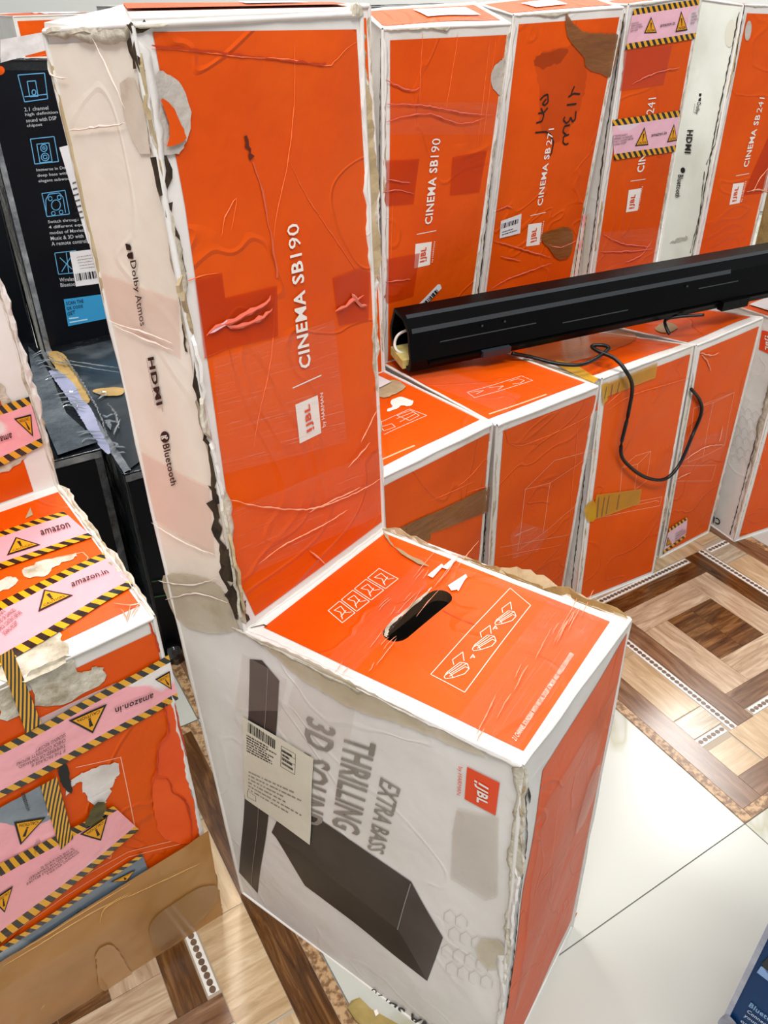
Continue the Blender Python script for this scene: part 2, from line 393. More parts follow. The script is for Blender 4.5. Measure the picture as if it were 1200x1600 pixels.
    def folds(s, name, k, polys, wd, m, off=.0012):
        """pressed folds: tapered ridges with a raised crest, following the drawn run"""
        q, n, A, B = s.faces[k]; vs = []; fs = []; rnd = random.Random(len(polys) * 13 + int(wd * 1e6))
        for pl in polys:
            U = [s.uv(k, p) for p in pl]; U = [Vector((u * A, v * B, 0)) for u, v in U]; Q = []
            for i in range(len(U) - 1):
                a, b, c, d = U[max(i - 1, 0)], U[i], U[i + 1], U[min(i + 2, len(U) - 1)]; ns = max(3, int((c - b).length / .005))
                for j in range(ns): t = j / ns; Q.append(.5 * ((2 * b) + (c - a) * t + (2 * a - 5 * b + 4 * c - d) * t * t + (3 * b - a - 3 * c + d) * t ** 3))
            Q.append(U[-1]); L_ = len(Q)
            for i, p in enumerate(Q):
                t = (Q[min(i + 1, L_ - 1)] - Q[max(i - 1, 0)]); t = t.normalized() if t.length else Vector((1, 0, 0)); nn = Vector((-t.y, t.x, 0))
                w = wd * .5 * (.12 + 1.0 * max(0.0, math.sin(math.pi * i / max(1, L_ - 1))) ** .7) * rnd.uniform(.5, 1.15); j = nn * rnd.uniform(-.3, .3) * wd
                for o_, h in ((-w, 0), (0, w * .8), (w, 0)): P = p + j + nn * o_; vs.append(s.P(k, P.x / A, P.y / B, off + h))
                if i: e = len(vs) - 6; fs += [(e, e + 1, e + 4, e + 3), (e + 1, e + 2, e + 5, e + 4)]
        o = build(name, vs, fs, m, s.root)
        if len(polys) > 1: o['kind'] = 'stuff'
        return o
    def lines(s, name, k, polys, wd, m, off=.001, parent=None, px=True, closed=False):
        if name in ('tape_wrinkles', 'pressed_crease', 'film_strands', 'film_glints') and parent is None: return s.folds(name, k, polys, wd * 1.5, m, off)
        """printed line art: thin ribbons on face k, all lines of one drawing"""
        q, n, A, B = s.faces[k]; vs = []; fs = []
        for pl in polys:
            U = [s.uv(k, p) if px else p for p in pl]
            if closed: U = U + [U[0]]
            for a, b in zip(U, U[1:]):
                ax, ay, bx, by = a[0] * A, a[1] * B, b[0] * A, b[1] * B; L = math.hypot(bx - ax, by - ay)
                if L < 1e-6: continue
                nx, ny = -(by - ay) / L * wd / 2, (bx - ax) / L * wd / 2; nn = max(1, int(L / .012))
                for j in range(nn + 1):
                    t = j / nn; x, y = ax + (bx - ax) * t, ay + (by - ay) * t
                    vs += [s.P(k, (x + nx) / A, (y + ny) / B, off), s.P(k, (x - nx) / A, (y - ny) / B, off)]
                    if j: i = len(vs); fs.append((i - 4, i - 3, i - 1, i - 2))
        o = build(name, vs, fs, m, parent or s.root)
        if len(polys) > 1: o['kind'] = 'stuff'
        return o
    def strip(s, name, k, quad, m, off=.0022, parent=None, label=None, px=True, fold=.0006):
        """a length of tape stuck on face k: quad = start-low, end-low, end-high, start-high"""
        Q = [s.uv(k, p) if px else p for p in quad]; q, n, A, B = s.faces[k]
        L = math.hypot((Q[1][0] - Q[0][0]) * A, (Q[1][1] - Q[0][1]) * B); Wd = math.hypot((Q[3][0] - Q[0][0]) * A, (Q[3][1] - Q[0][1]) * B)
        nu, nv = max(3, int(L / .006)), max(3, int(Wd / .006)); vs = []; uv = []; fs = []
        for j in range(nv + 1):
            for i in range(nu + 1):
                x, y = i / nu, j / nv
                U = [Q[0][c] * (1 - x) * (1 - y) + Q[1][c] * x * (1 - y) + Q[2][c] * x * y + Q[3][c] * (1 - x) * y for c in (0, 1)]
                w = noise.noise(Vector((x * L * 60, y * Wd * 60, off * 1000))); vs.append(s.P(k, U[0], U[1], off + fold * abs(w))); uv.append((x * L, y))
        for j in range(nv):
            for i in range(nu): a = j * (nu + 1) + i; fs.append((a, a + 1, a + nu + 2, a + nu + 1))
        o = build(name, vs, fs, m, parent or s.root, uv, smooth=True)
        if label: o['label'] = label
        return o
    def torn(s, k, edge, t0, t1, wd, m=TORN, off=.0016, seed=1, name='torn_edge', wmin=.15):
        """ragged ripped paper along an edge of face k (edge: l r t b)"""
        q, n, A, B = s.faces[k]; rnd = random.Random(seed); L = (B if edge in 'lr' else A) * (t1 - t0); N_ = max(6, int(L / .006)); a = []; b = []
        w = .5
        for i in range(N_ + 1):
            t = t0 + (t1 - t0) * i / N_; w = max(wmin, min(1, w + rnd.uniform(-.28, .28)))
            if i in (0, N_): w = .05
            e = wd * w / (A if edge in 'lr' else B); o = -.0015 * rnd.random() / (A if edge in 'lr' else B)
            f = {'l': lambda x: (x, t), 'r': lambda x: (1 - x, t), 't': lambda x: (t, 1 - x), 'b': lambda x: (t, x)}[edge]
            a.append(s.P(k, *f(o), off * .6)); b.append(s.P(k, *f(e), off + rnd.random() * .0010))
        vs = []; fs = []
        for i in range(len(a)):
            mid = a[i].lerp(b[i], .5) + n * (.0004 + .0006 * rnd.random()); vs += [a[i], mid, b[i], b[i] - n * (off + .001)]
            if i:
                j = len(vs) - 8
                for c in range(3): fs.append((j + c, j + c + 1, j + c + 5, j + c + 4))
        return build(name, vs, fs, m, s.root, smooth=True)
    def lip(s, A, B, out, wd, m, seed=1, name='lifted_edge_layer', amp=1.0, t=.0025):
        """a ragged fin of cardboard standing off an edge, with thickness"""
        rnd = random.Random(seed); A = Vector(A); B = Vector(B); L = (B - A).length; out = Vector(out).normalized(); N_ = max(8, int(L / .007))
        sd = (B - A).normalized().cross(out).normalized() * t; vs = []; fs = []; w = .5
        for i in range(N_ + 1):
            f = i / N_; w = max(.12, min(1, w + rnd.uniform(-.25, .25) * amp)); P = A.lerp(B, f) + sd * .6 * noise.noise(A.lerp(B, f) * 60)
            e = w * wd * min(1, 6 * f + .1, 6 * (1 - f) + .1); cv = sd * rnd.uniform(-.5, .5)
            vs += [P - out * .001, P + out * e + cv, P + out * e + cv + sd, P - out * .001 + sd]
            if i:
                j = len(vs) - 8
                for c in range(4): fs.append((j + c, j + (c + 1) % 4, j + 4 + (c + 1) % 4, j + 4 + c))
        fs.append((0, 3, 2, 1)); j = len(vs) - 4; fs.append((j, j + 1, j + 2, j + 3))
        return build(name, vs, fs, m, s.root)
    def seam(s, k, pts, wd, seed=1, m=GAP, off=.0014, name='split_seam', px=True):
        """flat meandering strip drawn for a split in the board along pixel points"""
        U = [s.uv(k, p) if px else p for p in pts]; q, n, A, B = s.faces[k]; rnd = random.Random(seed); a = []; b = []
        for (u0, v0), (u1, v1) in zip(U, U[1:]):
            L = math.hypot((u1 - u0) * A, (v1 - v0) * B); nn = max(2, int(L / .006)); px_, py = -(v1 - v0) * B / L, (u1 - u0) * A / L
            for j in range(nn):
                t = j / nn; x, y = (u0 + (u1 - u0) * t) * A, (v0 + (v1 - v0) * t) * B; w = wd * rnd.uniform(.25, 1); o = wd * rnd.uniform(-.3, .3)
                a.append(((x + px_ * (o + w / 2)) / A, (y + py * (o + w / 2)) / B)); b.append(((x + px_ * (o - w / 2)) / A, (y + py * (o - w / 2)) / B))
        vs = []; fs = []
        for i in range(len(a)):
            vs += [s.P(k, *a[i], off), s.P(k, *b[i], off)]
            if i: j = len(vs); fs.append((j - 4, j - 3, j - 1, j - 2))
        return build(name, vs, fs, m, s.root)
    def panels(s, mg, m=ORANGE, m_low=None, skip=()):
        for k, (l, r, b, t) in mg.items():
            q, n, A, B = s.faces[k]; l, r, b, t = l / A, r / A, b / B, t / B
            s.patch('orange_panel', k, [(l, b), (1 - r, b), (1 - r, 1 - t), (l, 1 - t)], m_low if (k in ('low', 'top') and m_low) else m, px=False)
def quadlerp(Q, x, y):
    return tuple(Q[0][i] * (1 - x) * (1 - y) + Q[1][i] * x * (1 - y) + Q[2][i] * x * y + Q[3][i] * (1 - x) * y for i in (0, 1))
def barcode(C, k, Q, parent, m=BLACKINK, n=26, off=.0026, seed=3, vertical=False):
    rnd = random.Random(seed); x = 0; vs = []; fs = []; U = [C.uv(k, p) for p in Q]
    while x < 1:
        w = rnd.choice((.5, .5, 1, 1.5)) / n
        for a, b in ((x, 0), (x + w, 0), (x + w, 1), (x, 1)): vs.append(C.P(k, *quadlerp(U, min(a, 1), b), off))
        i = len(vs); fs.append((i - 4, i - 3, i - 2, i - 1)); x += w + rnd.choice((.5, .7, 1)) / n
    return build('barcode', vs, fs, m, parent)
def smallprint(C, k, Q, rows, parent, m=BLACKINK, off=.0026, seed=4, h=.35, name='small_print'):
    """rows of tiny illegible print as short dashes"""
    rnd = random.Random(seed); vs = []; fs = []; U = [C.uv(k, p) for p in Q]
    for r in range(rows):
        y0 = 1 - (r + .8) / rows; y1 = y0 + h / rows; x = 0; end = rnd.uniform(.6, 1)
        while x < end:
            w = rnd.uniform(.02, .09)
            for a, b in ((x, y0), (min(x + w, end), y0), (min(x + w, end), y1), (x, y1)): vs.append(C.P(k, *quadlerp(U, a, b), off))
            i = len(vs); fs.append((i - 4, i - 3, i - 2, i - 1)); x += w + rnd.uniform(.01, .03)
    return build(name, vs, fs, m, parent)
def logo(C, k, Q, TQ, m_box, m_txt, HQ=None, HT='by HARMAN', hm=None, DV=None):
    b = C.patch('logo_block', k, Q, m_box, .0010)
    C.text('JBL', k, *[quadlerp(TQ, x, y) for x, y in ((.16, 0), (1, 0), (1, 1), (.16, 1))], m_txt, .03, .0017, parent=b)
    C.patch('logo_bar', k, [quadlerp(TQ, x, y) for x, y in ((0, .3), (.1, .3), (.1, 1), (0, 1))], m_txt, .0017, parent=b)
    C.patch('logo_dot', k, [quadlerp(TQ, x, y) for x, y in ((0, 0), (.1, 0), (.1, .2), (0, .2))], m_txt, .0017, parent=b)
    if HQ: C.text(HT, k, *HQ, hm or m_box, .0)
    if DV: C.lines('divider_line', k, [DV], .0011, m_box)
def triangle(C, k, T, parent, txt=None, off=.0032):
    """caution triangle: T = apex, base-left, base-right in reading orientation"""
    t = C.patch('warning_triangle', k, T, BLACKINK, off, parent=parent)
    c = [sum(p[i] for p in T) / 3 for i in (0, 1)]; I = [tuple(c[i] + (p[i] - c[i]) * .8 for i in (0, 1)) for p in T]
    C.patch('warning_triangle_face', k, I, YELLOWM, off + .0004, parent=parent)
    bl, br, ap = I[1], I[2], I[0]; mid = [(bl[i] + br[i]) / 2 for i in (0, 1)]
    def at(x, y): return tuple(mid[i] + (br[i] - bl[i]) * x + (ap[i] - mid[i]) * y for i in (0, 1))
    C.patch('exclamation_mark', k, [at(-.035, .36), at(.035, .36), at(.06, .72), at(-.06, .72)], BLACKINK, off + .0007, parent=parent)
    C.patch('exclamation_dot', k, [at(-.04, .26), at(.04, .26), at(.04, .33), at(-.04, .33)], BLACKINK, off + .0007, parent=parent)
    C.text('CAUTION', k, at(-.38, .04), at(.38, .04), at(.34, .2), at(-.34, .2), BLACKINK, 0, off + .0007, parent=parent)
# ------------------------------------------------------------------ floor (0.6 m tiles, printed parquet tiles and white marble tiles)
TH = math.radians(30.7); C0 = onz((1164, 1287)); T = .597
PX_, QX_ = Vector((math.cos(TH), math.sin(TH), 0)), Vector((-math.sin(TH), math.cos(TH), 0))
def G(p, q, z=0): return C0 + PX_ * p + QX_ * q + Vector((0, 0, z))
def woodmat(name, c1, c2, c3):
    m = bpy.data.materials.new(name); m.use_nodes = True; nt = m.node_tree; N = nt.nodes; L = nt.links; b = N['Principled BSDF']
    tc = N.new('ShaderNodeTexCoord'); oi = N.new('ShaderNodeObjectInfo'); mul = N.new('ShaderNodeMath'); mul.operation = 'MULTIPLY'; mul.inputs[1].default_value = 31
    L.new(oi.outputs['Random'], mul.inputs[0]); ad = N.new('ShaderNodeVectorMath'); ad.operation = 'ADD'
    L.new(tc.outputs['UV'], ad.inputs[0]); L.new(mul.outputs[0], ad.inputs[1])
    mp = N.new('ShaderNodeMapping'); mp.inputs['Scale'].default_value = (7, 60, 1); L.new(ad.outputs[0], mp.inputs[0])
    n = N.new('ShaderNodeTexNoise'); n.inputs['Scale'].default_value = 1.5; n.inputs['Detail'].default_value = 9; n.inputs['Roughness'].default_value = .65; n.inputs['Distortion'].default_value = .9
    L.new(mp.outputs[0], n.inputs['Vector']); r = N.new('ShaderNodeValToRGB'); e = r.color_ramp.elements
    e[0].position = .3; e[0].color = lin(c1); e[1].position = .72; e[1].color = lin(c3); x = e.new(.5); x.color = lin(c2)
    L.new(n.outputs['Fac'], r.inputs[0]); L.new(r.outputs[0], b.inputs['Base Color'])
    b.inputs['Roughness'].default_value = .2; b.inputs['Specular IOR Level'].default_value = .45
    return m
WD = woodmat('dark_wood_print', '#2e1a0a', '#5a3819', '#8a6238')
WB = woodmat('brown_wood_print', '#4e3320', '#735238', '#96745a')
WL = woodmat('light_wood_print', '#8a6f52', '#b0957a', '#cdb89c')
WBE = woodmat('beige_wood_print', '#9d815c', '#b89c78', '#d0ba9a')
WS = woodmat('striped_wood_print', '#8b7860', '#a8967d', '#d0c4b0')
CARVE = mat('carved_border_print', '#7a5a3c', '#b8966f', .3, 110, detail=2, lo=.42, hi=.58)
CHW = mat('white_chain_band', '#e4e0da', rough=.25); CHB = mat('chain_bead_print', '#5b4635', '#76604c', .3, 60)
TBASE = mat('tile_body', '#a99a86', rough=.4)
def marble():
    m = bpy.data.materials.new('white_marble_tile'); m.use_nodes = True; nt = m.node_tree; N = nt.nodes; L = nt.links; b = N['Principled BSDF']
    tc = N.new('ShaderNodeTexCoord'); n = N.new('ShaderNodeTexNoise'); n.inputs['Scale'].default_value = 1.6; n.inputs['Detail'].default_value = 5; n.inputs['Distortion'].default_value = .9
    oi = N.new('ShaderNodeObjectInfo'); ad = N.new('ShaderNodeVectorMath'); ad.operation = 'ADD'; mu = N.new('ShaderNodeMath'); mu.operation = 'MULTIPLY'; mu.inputs[1].default_value = 9
    L.new(oi.outputs['Random'], mu.inputs[0]); L.new(tc.outputs['Object'], ad.inputs[0]); L.new(mu.outputs[0], ad.inputs[1])
    L.new(ad.outputs[0], n.inputs['Vector']); r = N.new('ShaderNodeValToRGB'); e = r.color_ramp.elements
    base = lin('#bfc0b8'); e[0].position = .488; e[0].color = base; e[1].position = .512; e[1].color = base; x = e.new(.5); x.color = lin('#a8a68f')
    L.new(n.outputs['Fac'], r.inputs[0]); L.new(r.outputs[0], b.inputs['Base Color']); b.inputs['Roughness'].default_value = .22; b.inputs['Specular IOR Level'].default_value = .5
    return m
MARB = marble()
v, f = boxverts(-4, 4, -2.5, 5.5, -.03, -.004)
FLOOR = build('floor', v, f, mat('tile_grout', '#8d8c86', rough=.8)); tagit(FLOOR, kind='structure')
def gslab(name, p0, p1, q0, q1, z0, z1, m, parent, along='p', bev=0):
    vs = [G(p, q, z) for z in (z0, z1) for q in (q0, q1) for p in (p0, p1)]
    fs = [(0, 2, 3, 1), (4, 5, 7, 6), (0, 1, 5, 4), (1, 3, 7, 5), (3, 2, 6, 7), (2, 0, 4, 6)]
    uv = [((p, q) if along == 'p' else (q, p)) for z in (0, 1) for q in (q0, q1) for p in (p0, p1)]
    return build(name, vs, fs, m, parent, uv)
def chain(cx, cy, x0, x1, y0, y1, parent):
    gslab('chain_band', cx + x0, cx + x1, cy + y0, cy + y1, -.001, -.0002, CHW, parent)
    vs = []; fs = []; hor = (x1 - x0) > (y1 - y0); L = max(x1 - x0, y1 - y0); n = max(1, round(L / .0095)); c = ((x0 + x1) / 2, (y0 + y1) / 2)
    for i in range(n):
        t = (i + .5) / n * L; X, Y = (x0 + t, c[1]) if hor else (c[0], y0 + t); i0 = len(vs)
        for k in range(12):
            a = math.pi * k / 6; rx, ry = (.0046, .004) if hor else (.004, .0046); vs.append(G(cx + X + rx * math.cos(a), cy + Y + ry * math.sin(a), 0))
        fs.append(tuple(range(i0, i0 + 12)))
    o = build('chain_beads', vs, fs, CHB, parent); o['kind'] = 'stuff'
def decor(i, j):
    cx, cy = (i + .5) * T, (j + .5) * T
    t = gslab('tile', i * T + .0008, (i + 1) * T - .0008, j * T + .0008, (j + 1) * T - .0008, -.01, -.0012, TBASE, FLOOR)
    g = .0003
    def pc(nm, x0, x1, y0, y1, m, k, al):
        P = [(x0, y0), (x1, y1)]
        for _ in range(k): P = [(y, -x) for x, y in P]
        xs = sorted((P[0][0], P[1][0])); ys = sorted((P[0][1], P[1][1])); alq = (al == 'q') ^ (k % 2 == 1)
        if nm == 'chain': chain(cx, cy, xs[0], xs[1], ys[0], ys[1], t)
        else: gslab(nm, cx + xs[0] + g, cx + xs[1] - g, cy + ys[0] + g, cy + ys[1] - g, -.001, 0, m, t, 'q' if alq else 'p')
    for k in range(4):
        pc('carved_border', -.2975, -.281, -.2975, .281, CARVE, k, 'q')
        pc('plank', -.281, -.240, -.281, .240, WD if (i, j) == (-2, 0) or k in (1,) else WB, k, 'q')
        pc('plank', -.240, -.185, -.240, -.185, WBE, k, 'p')
        pc('plank', -.240, -.176, -.158, -.117, WS, k, 'p')
        pc('plank', -.240, -.176, -.115, .030, WBE, k, 'q')
        pc('plank', -.240, -.176, .031, .181, WBE, k, 'p')
        pc('chain', -.240, -.182, -.174, -.160, None, k, 'p')
        pc('chain', -.174, -.160, -.1755, .116, None, k, 'q')
        pc('plank', -.158, -.120, -.1755, .120, WD if k in (1, 2) else WB, k, 'q')  # left and bottom planks take the paler wood: lit tone put in colour
        pc('plank', -.120, -.060, -.120, .060, WL, k, 'q')
        pc('plank', -.060, 0, -.060, 0, WD, k, 'q' if k % 2 else 'p')
DEC = {(0, 0), (-2, 0), (-1, 1), (-3, 1), (1, 1)}
for i in range(-4, 5):
    for j in range(-2, 6):
        if (i, j) in DEC: decor(i, j)
        else: gslab('tile', i * T + .0008, (i + 1) * T - .0008, j * T + .0008, (j + 1) * T - .0008, -.01, 0, MARB, FLOOR)
v, f = boxverts(-4, 4, 4.2, 4.3, 0, 2.9)
tagit(build('wall_back', v, f, mat('painted_wall', '#d8d8d4', rough=.8)), kind='structure')

# ------------------------------------------------------------------ the carton in the foreground
slot = []
SL, SR = (620, 989), (686, 938)
def slotpts(C, r=.0125):
    q, n, A, B = C.faces['low']; a = C.uv('low', SL); b = C.uv('low', SR); ax, ay, bx, by = a[0] * A, a[1] * B, b[0] * A, b[1] * B
    L = math.hypot(bx - ax, by - ay); d = ((bx - ax) / L, (by - ay) / L); an = math.atan2(d[1], d[0]); o = []
    for k in range(9): t = an + math.pi / 2 + math.pi * k / 8; o.append(((ax + r * math.cos(t)) / A, (ay + r * math.sin(t)) / B))
    for k in range(9): t = an - math.pi / 2 + math.pi * k / 8; o.append(((bx + r * math.cos(t)) / A, (by + r * math.sin(t)) / B))
    return o
FP = (.108, .366, .933, -.026, 0, .21, .283, .099, .514, .988)
FPX_ = {(0, 0, 1): (816, 1196), (1, 0, 1): (984, 968), (0, 1, 1): (383, 987), (1, 1, 1): (598, 826), (0, 1, 2): (206, 40), (1, 1, 2): (563, 22),
        (0, 2, 2): (70, 50), (0, 2, 0): (374, 1394), (1, 0, 0): (893, 1447), (0, 0, 0): (775, 1690), (1, 2, 2): (400, 14)}
class _Tmp(Carton):
    pass
# first pass only for the slot outline
def slot_for(p, px):
    c = Carton.__new__(Carton); c.seed = 0; c.amp = .0012; c.bulge = .0; R = rot(*p[2:5]); c.c = {}
    for a in (0, 1):
        for b, Y in ((0, 0), (1, p[6])): c.c[a, b, 1] = Vector((p[0], p[1], 0)) + R @ Vector((a * p[5], Y, p[8]))
    for k, q in px.items():
        if k in c.c: d = ray(q).normalized(); c.c[k] = EYE + d * (c.c[k] - EYE).dot(d)
    q = [c.c[i] for i in FACES['low']]; n = ((q[1] - q[0]).cross(q[3] - q[0])).normalized()
    c.faces = {'low': (q, n, ((q[1] - q[0]).length + (q[2] - q[3]).length) / 2, ((q[3] - q[0]).length + (q[2] - q[1]).length) / 2)}
    return slotpts(c)
SLOT = slot_for(FP, FPX_)
A = Carton('soundbar_carton', 'large battered orange and white L-shaped carton in the foreground with a hand hole', FP, FPX_,
           body=WHITE, amp=.0022, bulge=.0015, seed=3, holes={'low': [SLOT]}, group=None)
SIDEC = A.patch('lit_side_panel', 'sidec', [(0.01, .01), (.985, .01), (.985, .985), (.01, .985)], CREAM, .0004, px=False)  # paler panel, lit look of this side put in its colour
A.patch('orange_panel', 'col', [(238, 50), (556, 46), (600, 812), (398, 962), (372, 905), (288, 320)], ORANGE)
LOWP = A.patch('orange_panel', 'low', [A.uv('low', (412, 981)), A.uv('low', (601, 834)), A.uv('low', (953, 972)), A.uv('low', (818, 1174))], ORANGE2, holes=[SLOT], px=False)
A.patch('orange_panel', 'front', [(847, 1204), (980, 988), (892, 1437), (772, 1700)], ORANGE)
A.patch('orange_panel', 'top', [(.03, .08), (.97, .1), (.95, .95), (.25, .95)], ORANGE2, px=False)
# hand hole: inner rim of board
q, n, a_, b_ = A.faces['low']
rim = []; rf = []
for i, (u, v) in enumerate(SLOT): rim += [A.P('low', u, v, .0008), A.P('low', u, v, -.012)]
for i in range(len(SLOT)): j = 2 * ((i + 1) % len(SLOT)); rf.append((2 * i, 2 * i + 1, j + 1, j))
build('hand_hole_rim', rim, rf, mat('dark_board_edge', '#4a3520', rough=.9), A.root)
A.patch('torn_hole_lip', 'low', [(600, 992), (606, 976), (634, 955), (668, 925), (676, 918), (672, 926), (641, 954), (616, 974), (607, 985), (606, 996), (602, 998)], TORN, .0018, rough=.0008)
# lettering on the column front
def run(C, k, txt, bl, br, tr, tl, m, f0, f1, bold=0): return C.text(txt, k, bl, br, tr, tl, m, bold, f0=f0, f1=f1)
Q4 = ((484, 572), (463.5, 347), (445, 352), (466, 577))
run(A, 'col', 'CINEMA SB', *Q4, WHITEINK, 0, .76, .024); run(A, 'col', '190', *Q4, WHITEINK, .79, 1, .002)
logo(A, 'col', [(460, 632), (495, 617), (500.7, 676), (467, 692.7)], ((489, 669), (484.5, 629), (473, 634), (477.5, 676)), WHITEINK, REDINK,
     ((508, 664), (503.5, 612), (497.5, 614), (501, 668)), DV=((456, 606), (500.7, 586)))
# lettering on the column side
A.text('Dolby', 'sidec', (203.5, 408), (213, 457), (221.5, 455), (215.5, 405), BLACKINK, .012)
A.text('Atmos', 'sidec', (214, 461), (222.5, 509), (231.5, 506), (223.5, 458), BLACKINK, 0)
A.patch('logo_half', 'sidec', [(197.5, 380), (205, 381.5), (207, 386), (206, 391), (199.5, 390)], BLACKINK, .0011)
A.patch('logo_half', 'sidec', [(209, 393), (202, 395), (200, 399), (202.5, 403.5), (210, 404)], BLACKINK, .0011)
A.text('HDMI', 'sidec', (233.5, 558), (247.5, 633), (257, 630), (243, 556), BLACKINK, .035)
A.text('HIGH-DEFINITION MULTIMEDIA INTERFACE', 'sidec', (231, 559), (245, 632), (246.6, 631.5), (232.8, 558.5), BLACKINK, 0)
A.text('TM', 'sidec', (255, 636), (256, 642), (258, 641.5), (257, 635.5), BLACKINK)
def ell(c, rx, ry, n=18, rot_=0): return [(c[0] + rx * math.cos(t) * math.cos(rot_) - ry * math.sin(t) * math.sin(rot_), c[1] + rx * math.cos(t) * math.sin(rot_) + ry * math.sin(t) * math.cos(rot_)) for t in [2 * math.pi * i / n for i in range(n)]]
A.patch('round_symbol', 'sidec', ell((259, 682), 7, 9), BLACKINK, .0011)
A.lines('rune', 'sidec', [[(255, 680), (263, 685), (264.5, 682), (253.5, 683.5), (254, 681), (263, 679), (255, 685.5)]], .0007, WHITEINK, .0016)
A.text('Bluetooth', 'sidec', (256.5, 694), (270, 758), (279, 755), (267, 691), BLACKINK, .02)
# low side print
A.text('EXTRA BASS', 'side', (595, 1213), (574, 1325), (600, 1335), (627, 1232), GREYINK, .01, off=.0011)
A.text('THRILLING', 'side', (539, 1146), (519, 1287), (562, 1306), (589, 1163), GREYINK, .02, off=.0011)
A.text('3D SOUND', 'side', (480, 1117), (460, 1277), (504, 1294), (526, 1139), GREYINK, .02, off=.0011)
A.patch('printed_soundbar', 'side', [(391, 1029), (410, 1031), (437, 1063), (432, 1145), (420, 1273), (403, 1395), (374, 1362), (383, 1247), (389, 1117)], DRAW1, .0008)
A.lines('drawing_highlight', 'side', [[(420, 1043), (415, 1133), (404, 1280), (394, 1382)]], .0007, mat('drawing_line', '#8a8580', rough=.4), .0013)
A.patch('printed_subwoofer_top', 'side', [(433, 1282), (491, 1273), (500, 1279), (643, 1377), (622, 1451), (470, 1330), (432, 1308), (425, 1300)], DRAW1, .0008)
A.patch('printed_subwoofer_face', 'side', [(432, 1308), (470, 1330), (622, 1451), (668, 1532), (500, 1400), (477, 1383)], DRAW2, .0008)
A.patch('printed_subwoofer_end', 'side', [(643, 1377), (692.5, 1464), (668, 1532), (622, 1451)], DRAW3, .0008)
A.lines('drawing_highlight', 'side', [[(643, 1379), (622, 1451)]], .0011, mat('drawing_line', '#8a8580'), .0014)
logo(A, 'side', [(730.7, 1197), (781.7, 1222), (775, 1273), (726.7, 1247)], ((743, 1216), (741, 1248), (763, 1258), (765, 1229)), LOGOINK, WHITEINK,
     ((716, 1194), (713.5, 1238), (721.5, 1241), (725, 1197)))
A.text('CINEMA SB', 'side', (744, 1640), (611, 1561), (603, 1573), (736, 1652), BLACKINK, .02)
A.text('190', 'side', (608, 1559), (584, 1540), (577, 1552), (601, 1570), BLACKINK, -.008)
hx = []
for r in range(4):
    for c_ in range(5 - (r % 2)):
        cx_, cy_ = 704 + c_ * 18 - r * 2 + (9 if r % 2 else 0), 1428 + r * 27 + c_ * 7
        if cx_ > 775 or (r == 0 and c_ > 1): continue
        hx.append([(cx_ - 9, cy_ - 3), (cx_, cy_ - 8), (cx_ + 9, cy_ + 2), (cx_ + 8, cy_ + 12)]); hx.append([(cx_ - 9, cy_ - 3), (cx_ - 10, cy_ + 8), (cx_ - 1, cy_ + 14)])
A.lines('faint_hexagon_print', 'side', hx, .0006, PALEGREY)
# shipping label on the side
LB = A.patch('shipping_label', 'side', [(381, 1118), (492, 1183), (486, 1318), (385, 1246)], LABEL, .0022, label='cream shipping label with barcode')
barcode(A, 'side', [(390, 1141), (432, 1168), (432.5, 1154), (390.5, 1126)], LB, n=34)
smallprint(A, 'side', [(388, 1172), (438, 1198), (437, 1172), (388, 1144)], 7, LB, h=.45)
smallprint(A, 'side', [(390, 1232), (480, 1286), (484, 1240), (391, 1200)], 6, LB, m=GREYINK, h=.3, seed=9)
A.lines('label_frame', 'side', [[(442, 1163), (464, 1176), (463, 1208), (441, 1195), (442, 1163)], [(442, 1171), (464, 1184)], [(442, 1180), (463, 1193)], [(389, 1233), (402, 1242), (402, 1250), (389, 1243), (389, 1233)]], .0005, BLACKINK, .0024, parent=LB)
smallprint(A, 'side', [(443, 1192), (462, 1204), (463, 1178), (443, 1166)], 4, LB, h=.5, seed=12)
A.patch('tape_residue_patch', 'side', [(715, 1262), (780, 1275), (778, 1400), (760, 1405), (705, 1370), (708, 1300)], mat('dirty_tape_patch', '#d6ccc0', '#cfc4b6', .25, 14, alpha=.55, col3='#b4a58e', s3=20), .0015)
A.patch('clear_tape_patch', 'side', [(470, 1040), (560, 1085), (545, 1170), (500, 1150), (450, 1100)], TAPEOUT, .0014)
# low top print
def lowbox(Q, n=4):
    L_ = []
    for i in range(n):
        a, b = i / n + .01, (i + 1) / n - .02; L_.append([quadlerp(Q, a, 0), quadlerp(Q, b, 0), quadlerp(Q, b, 1), quadlerp(Q, a, 1), quadlerp(Q, a, 0)])
        L_.append([quadlerp(Q, a + .04, .15), quadlerp(Q, a + .1, .5), quadlerp(Q, a + .06, .8), quadlerp(Q, a + .17, .75), quadlerp(Q, a + .14, .3), quadlerp(Q, a + .2, .15)])
        L_.append([quadlerp(Q, a + .05, .3), quadlerp(Q, b - .05, .4)])
    return L_
PW = mat('white_line_print', '#fbd9c8', rough=.4)
A.lines('handling_pictograms', 'low', lowbox(((534, 975), (624, 904), (594, 888), (512, 956))), .0009, PW)
BX = [(673, 1055), (797, 920), (829, 947), (726, 1083)]
il = [BX + [BX[0]]]
for cx_, cy_, s_ in ((714, 1046, 1.0), (757, 1003, .95), (790, 964, .85)):
    def S_(*pts): il.append([(cx_ + x * s_, cy_ + y * s_) for x, y in pts])
    S_((-20, 13), (-16, 6), (5, -10), (16, -8), (19, 0), (12, 8), (-6, 14), (-18, 16), (-20, 13)); S_((-16, 6), (-10, 8), (12, -6), (16, -8)); S_((-10, 8), (-6, 14)); S_((-5, -6), (-7, -14), (9, -26), (11, -12)); S_((-12, 12), (13, -3), (19, 0)); S_((-18, 10), (8, -8))
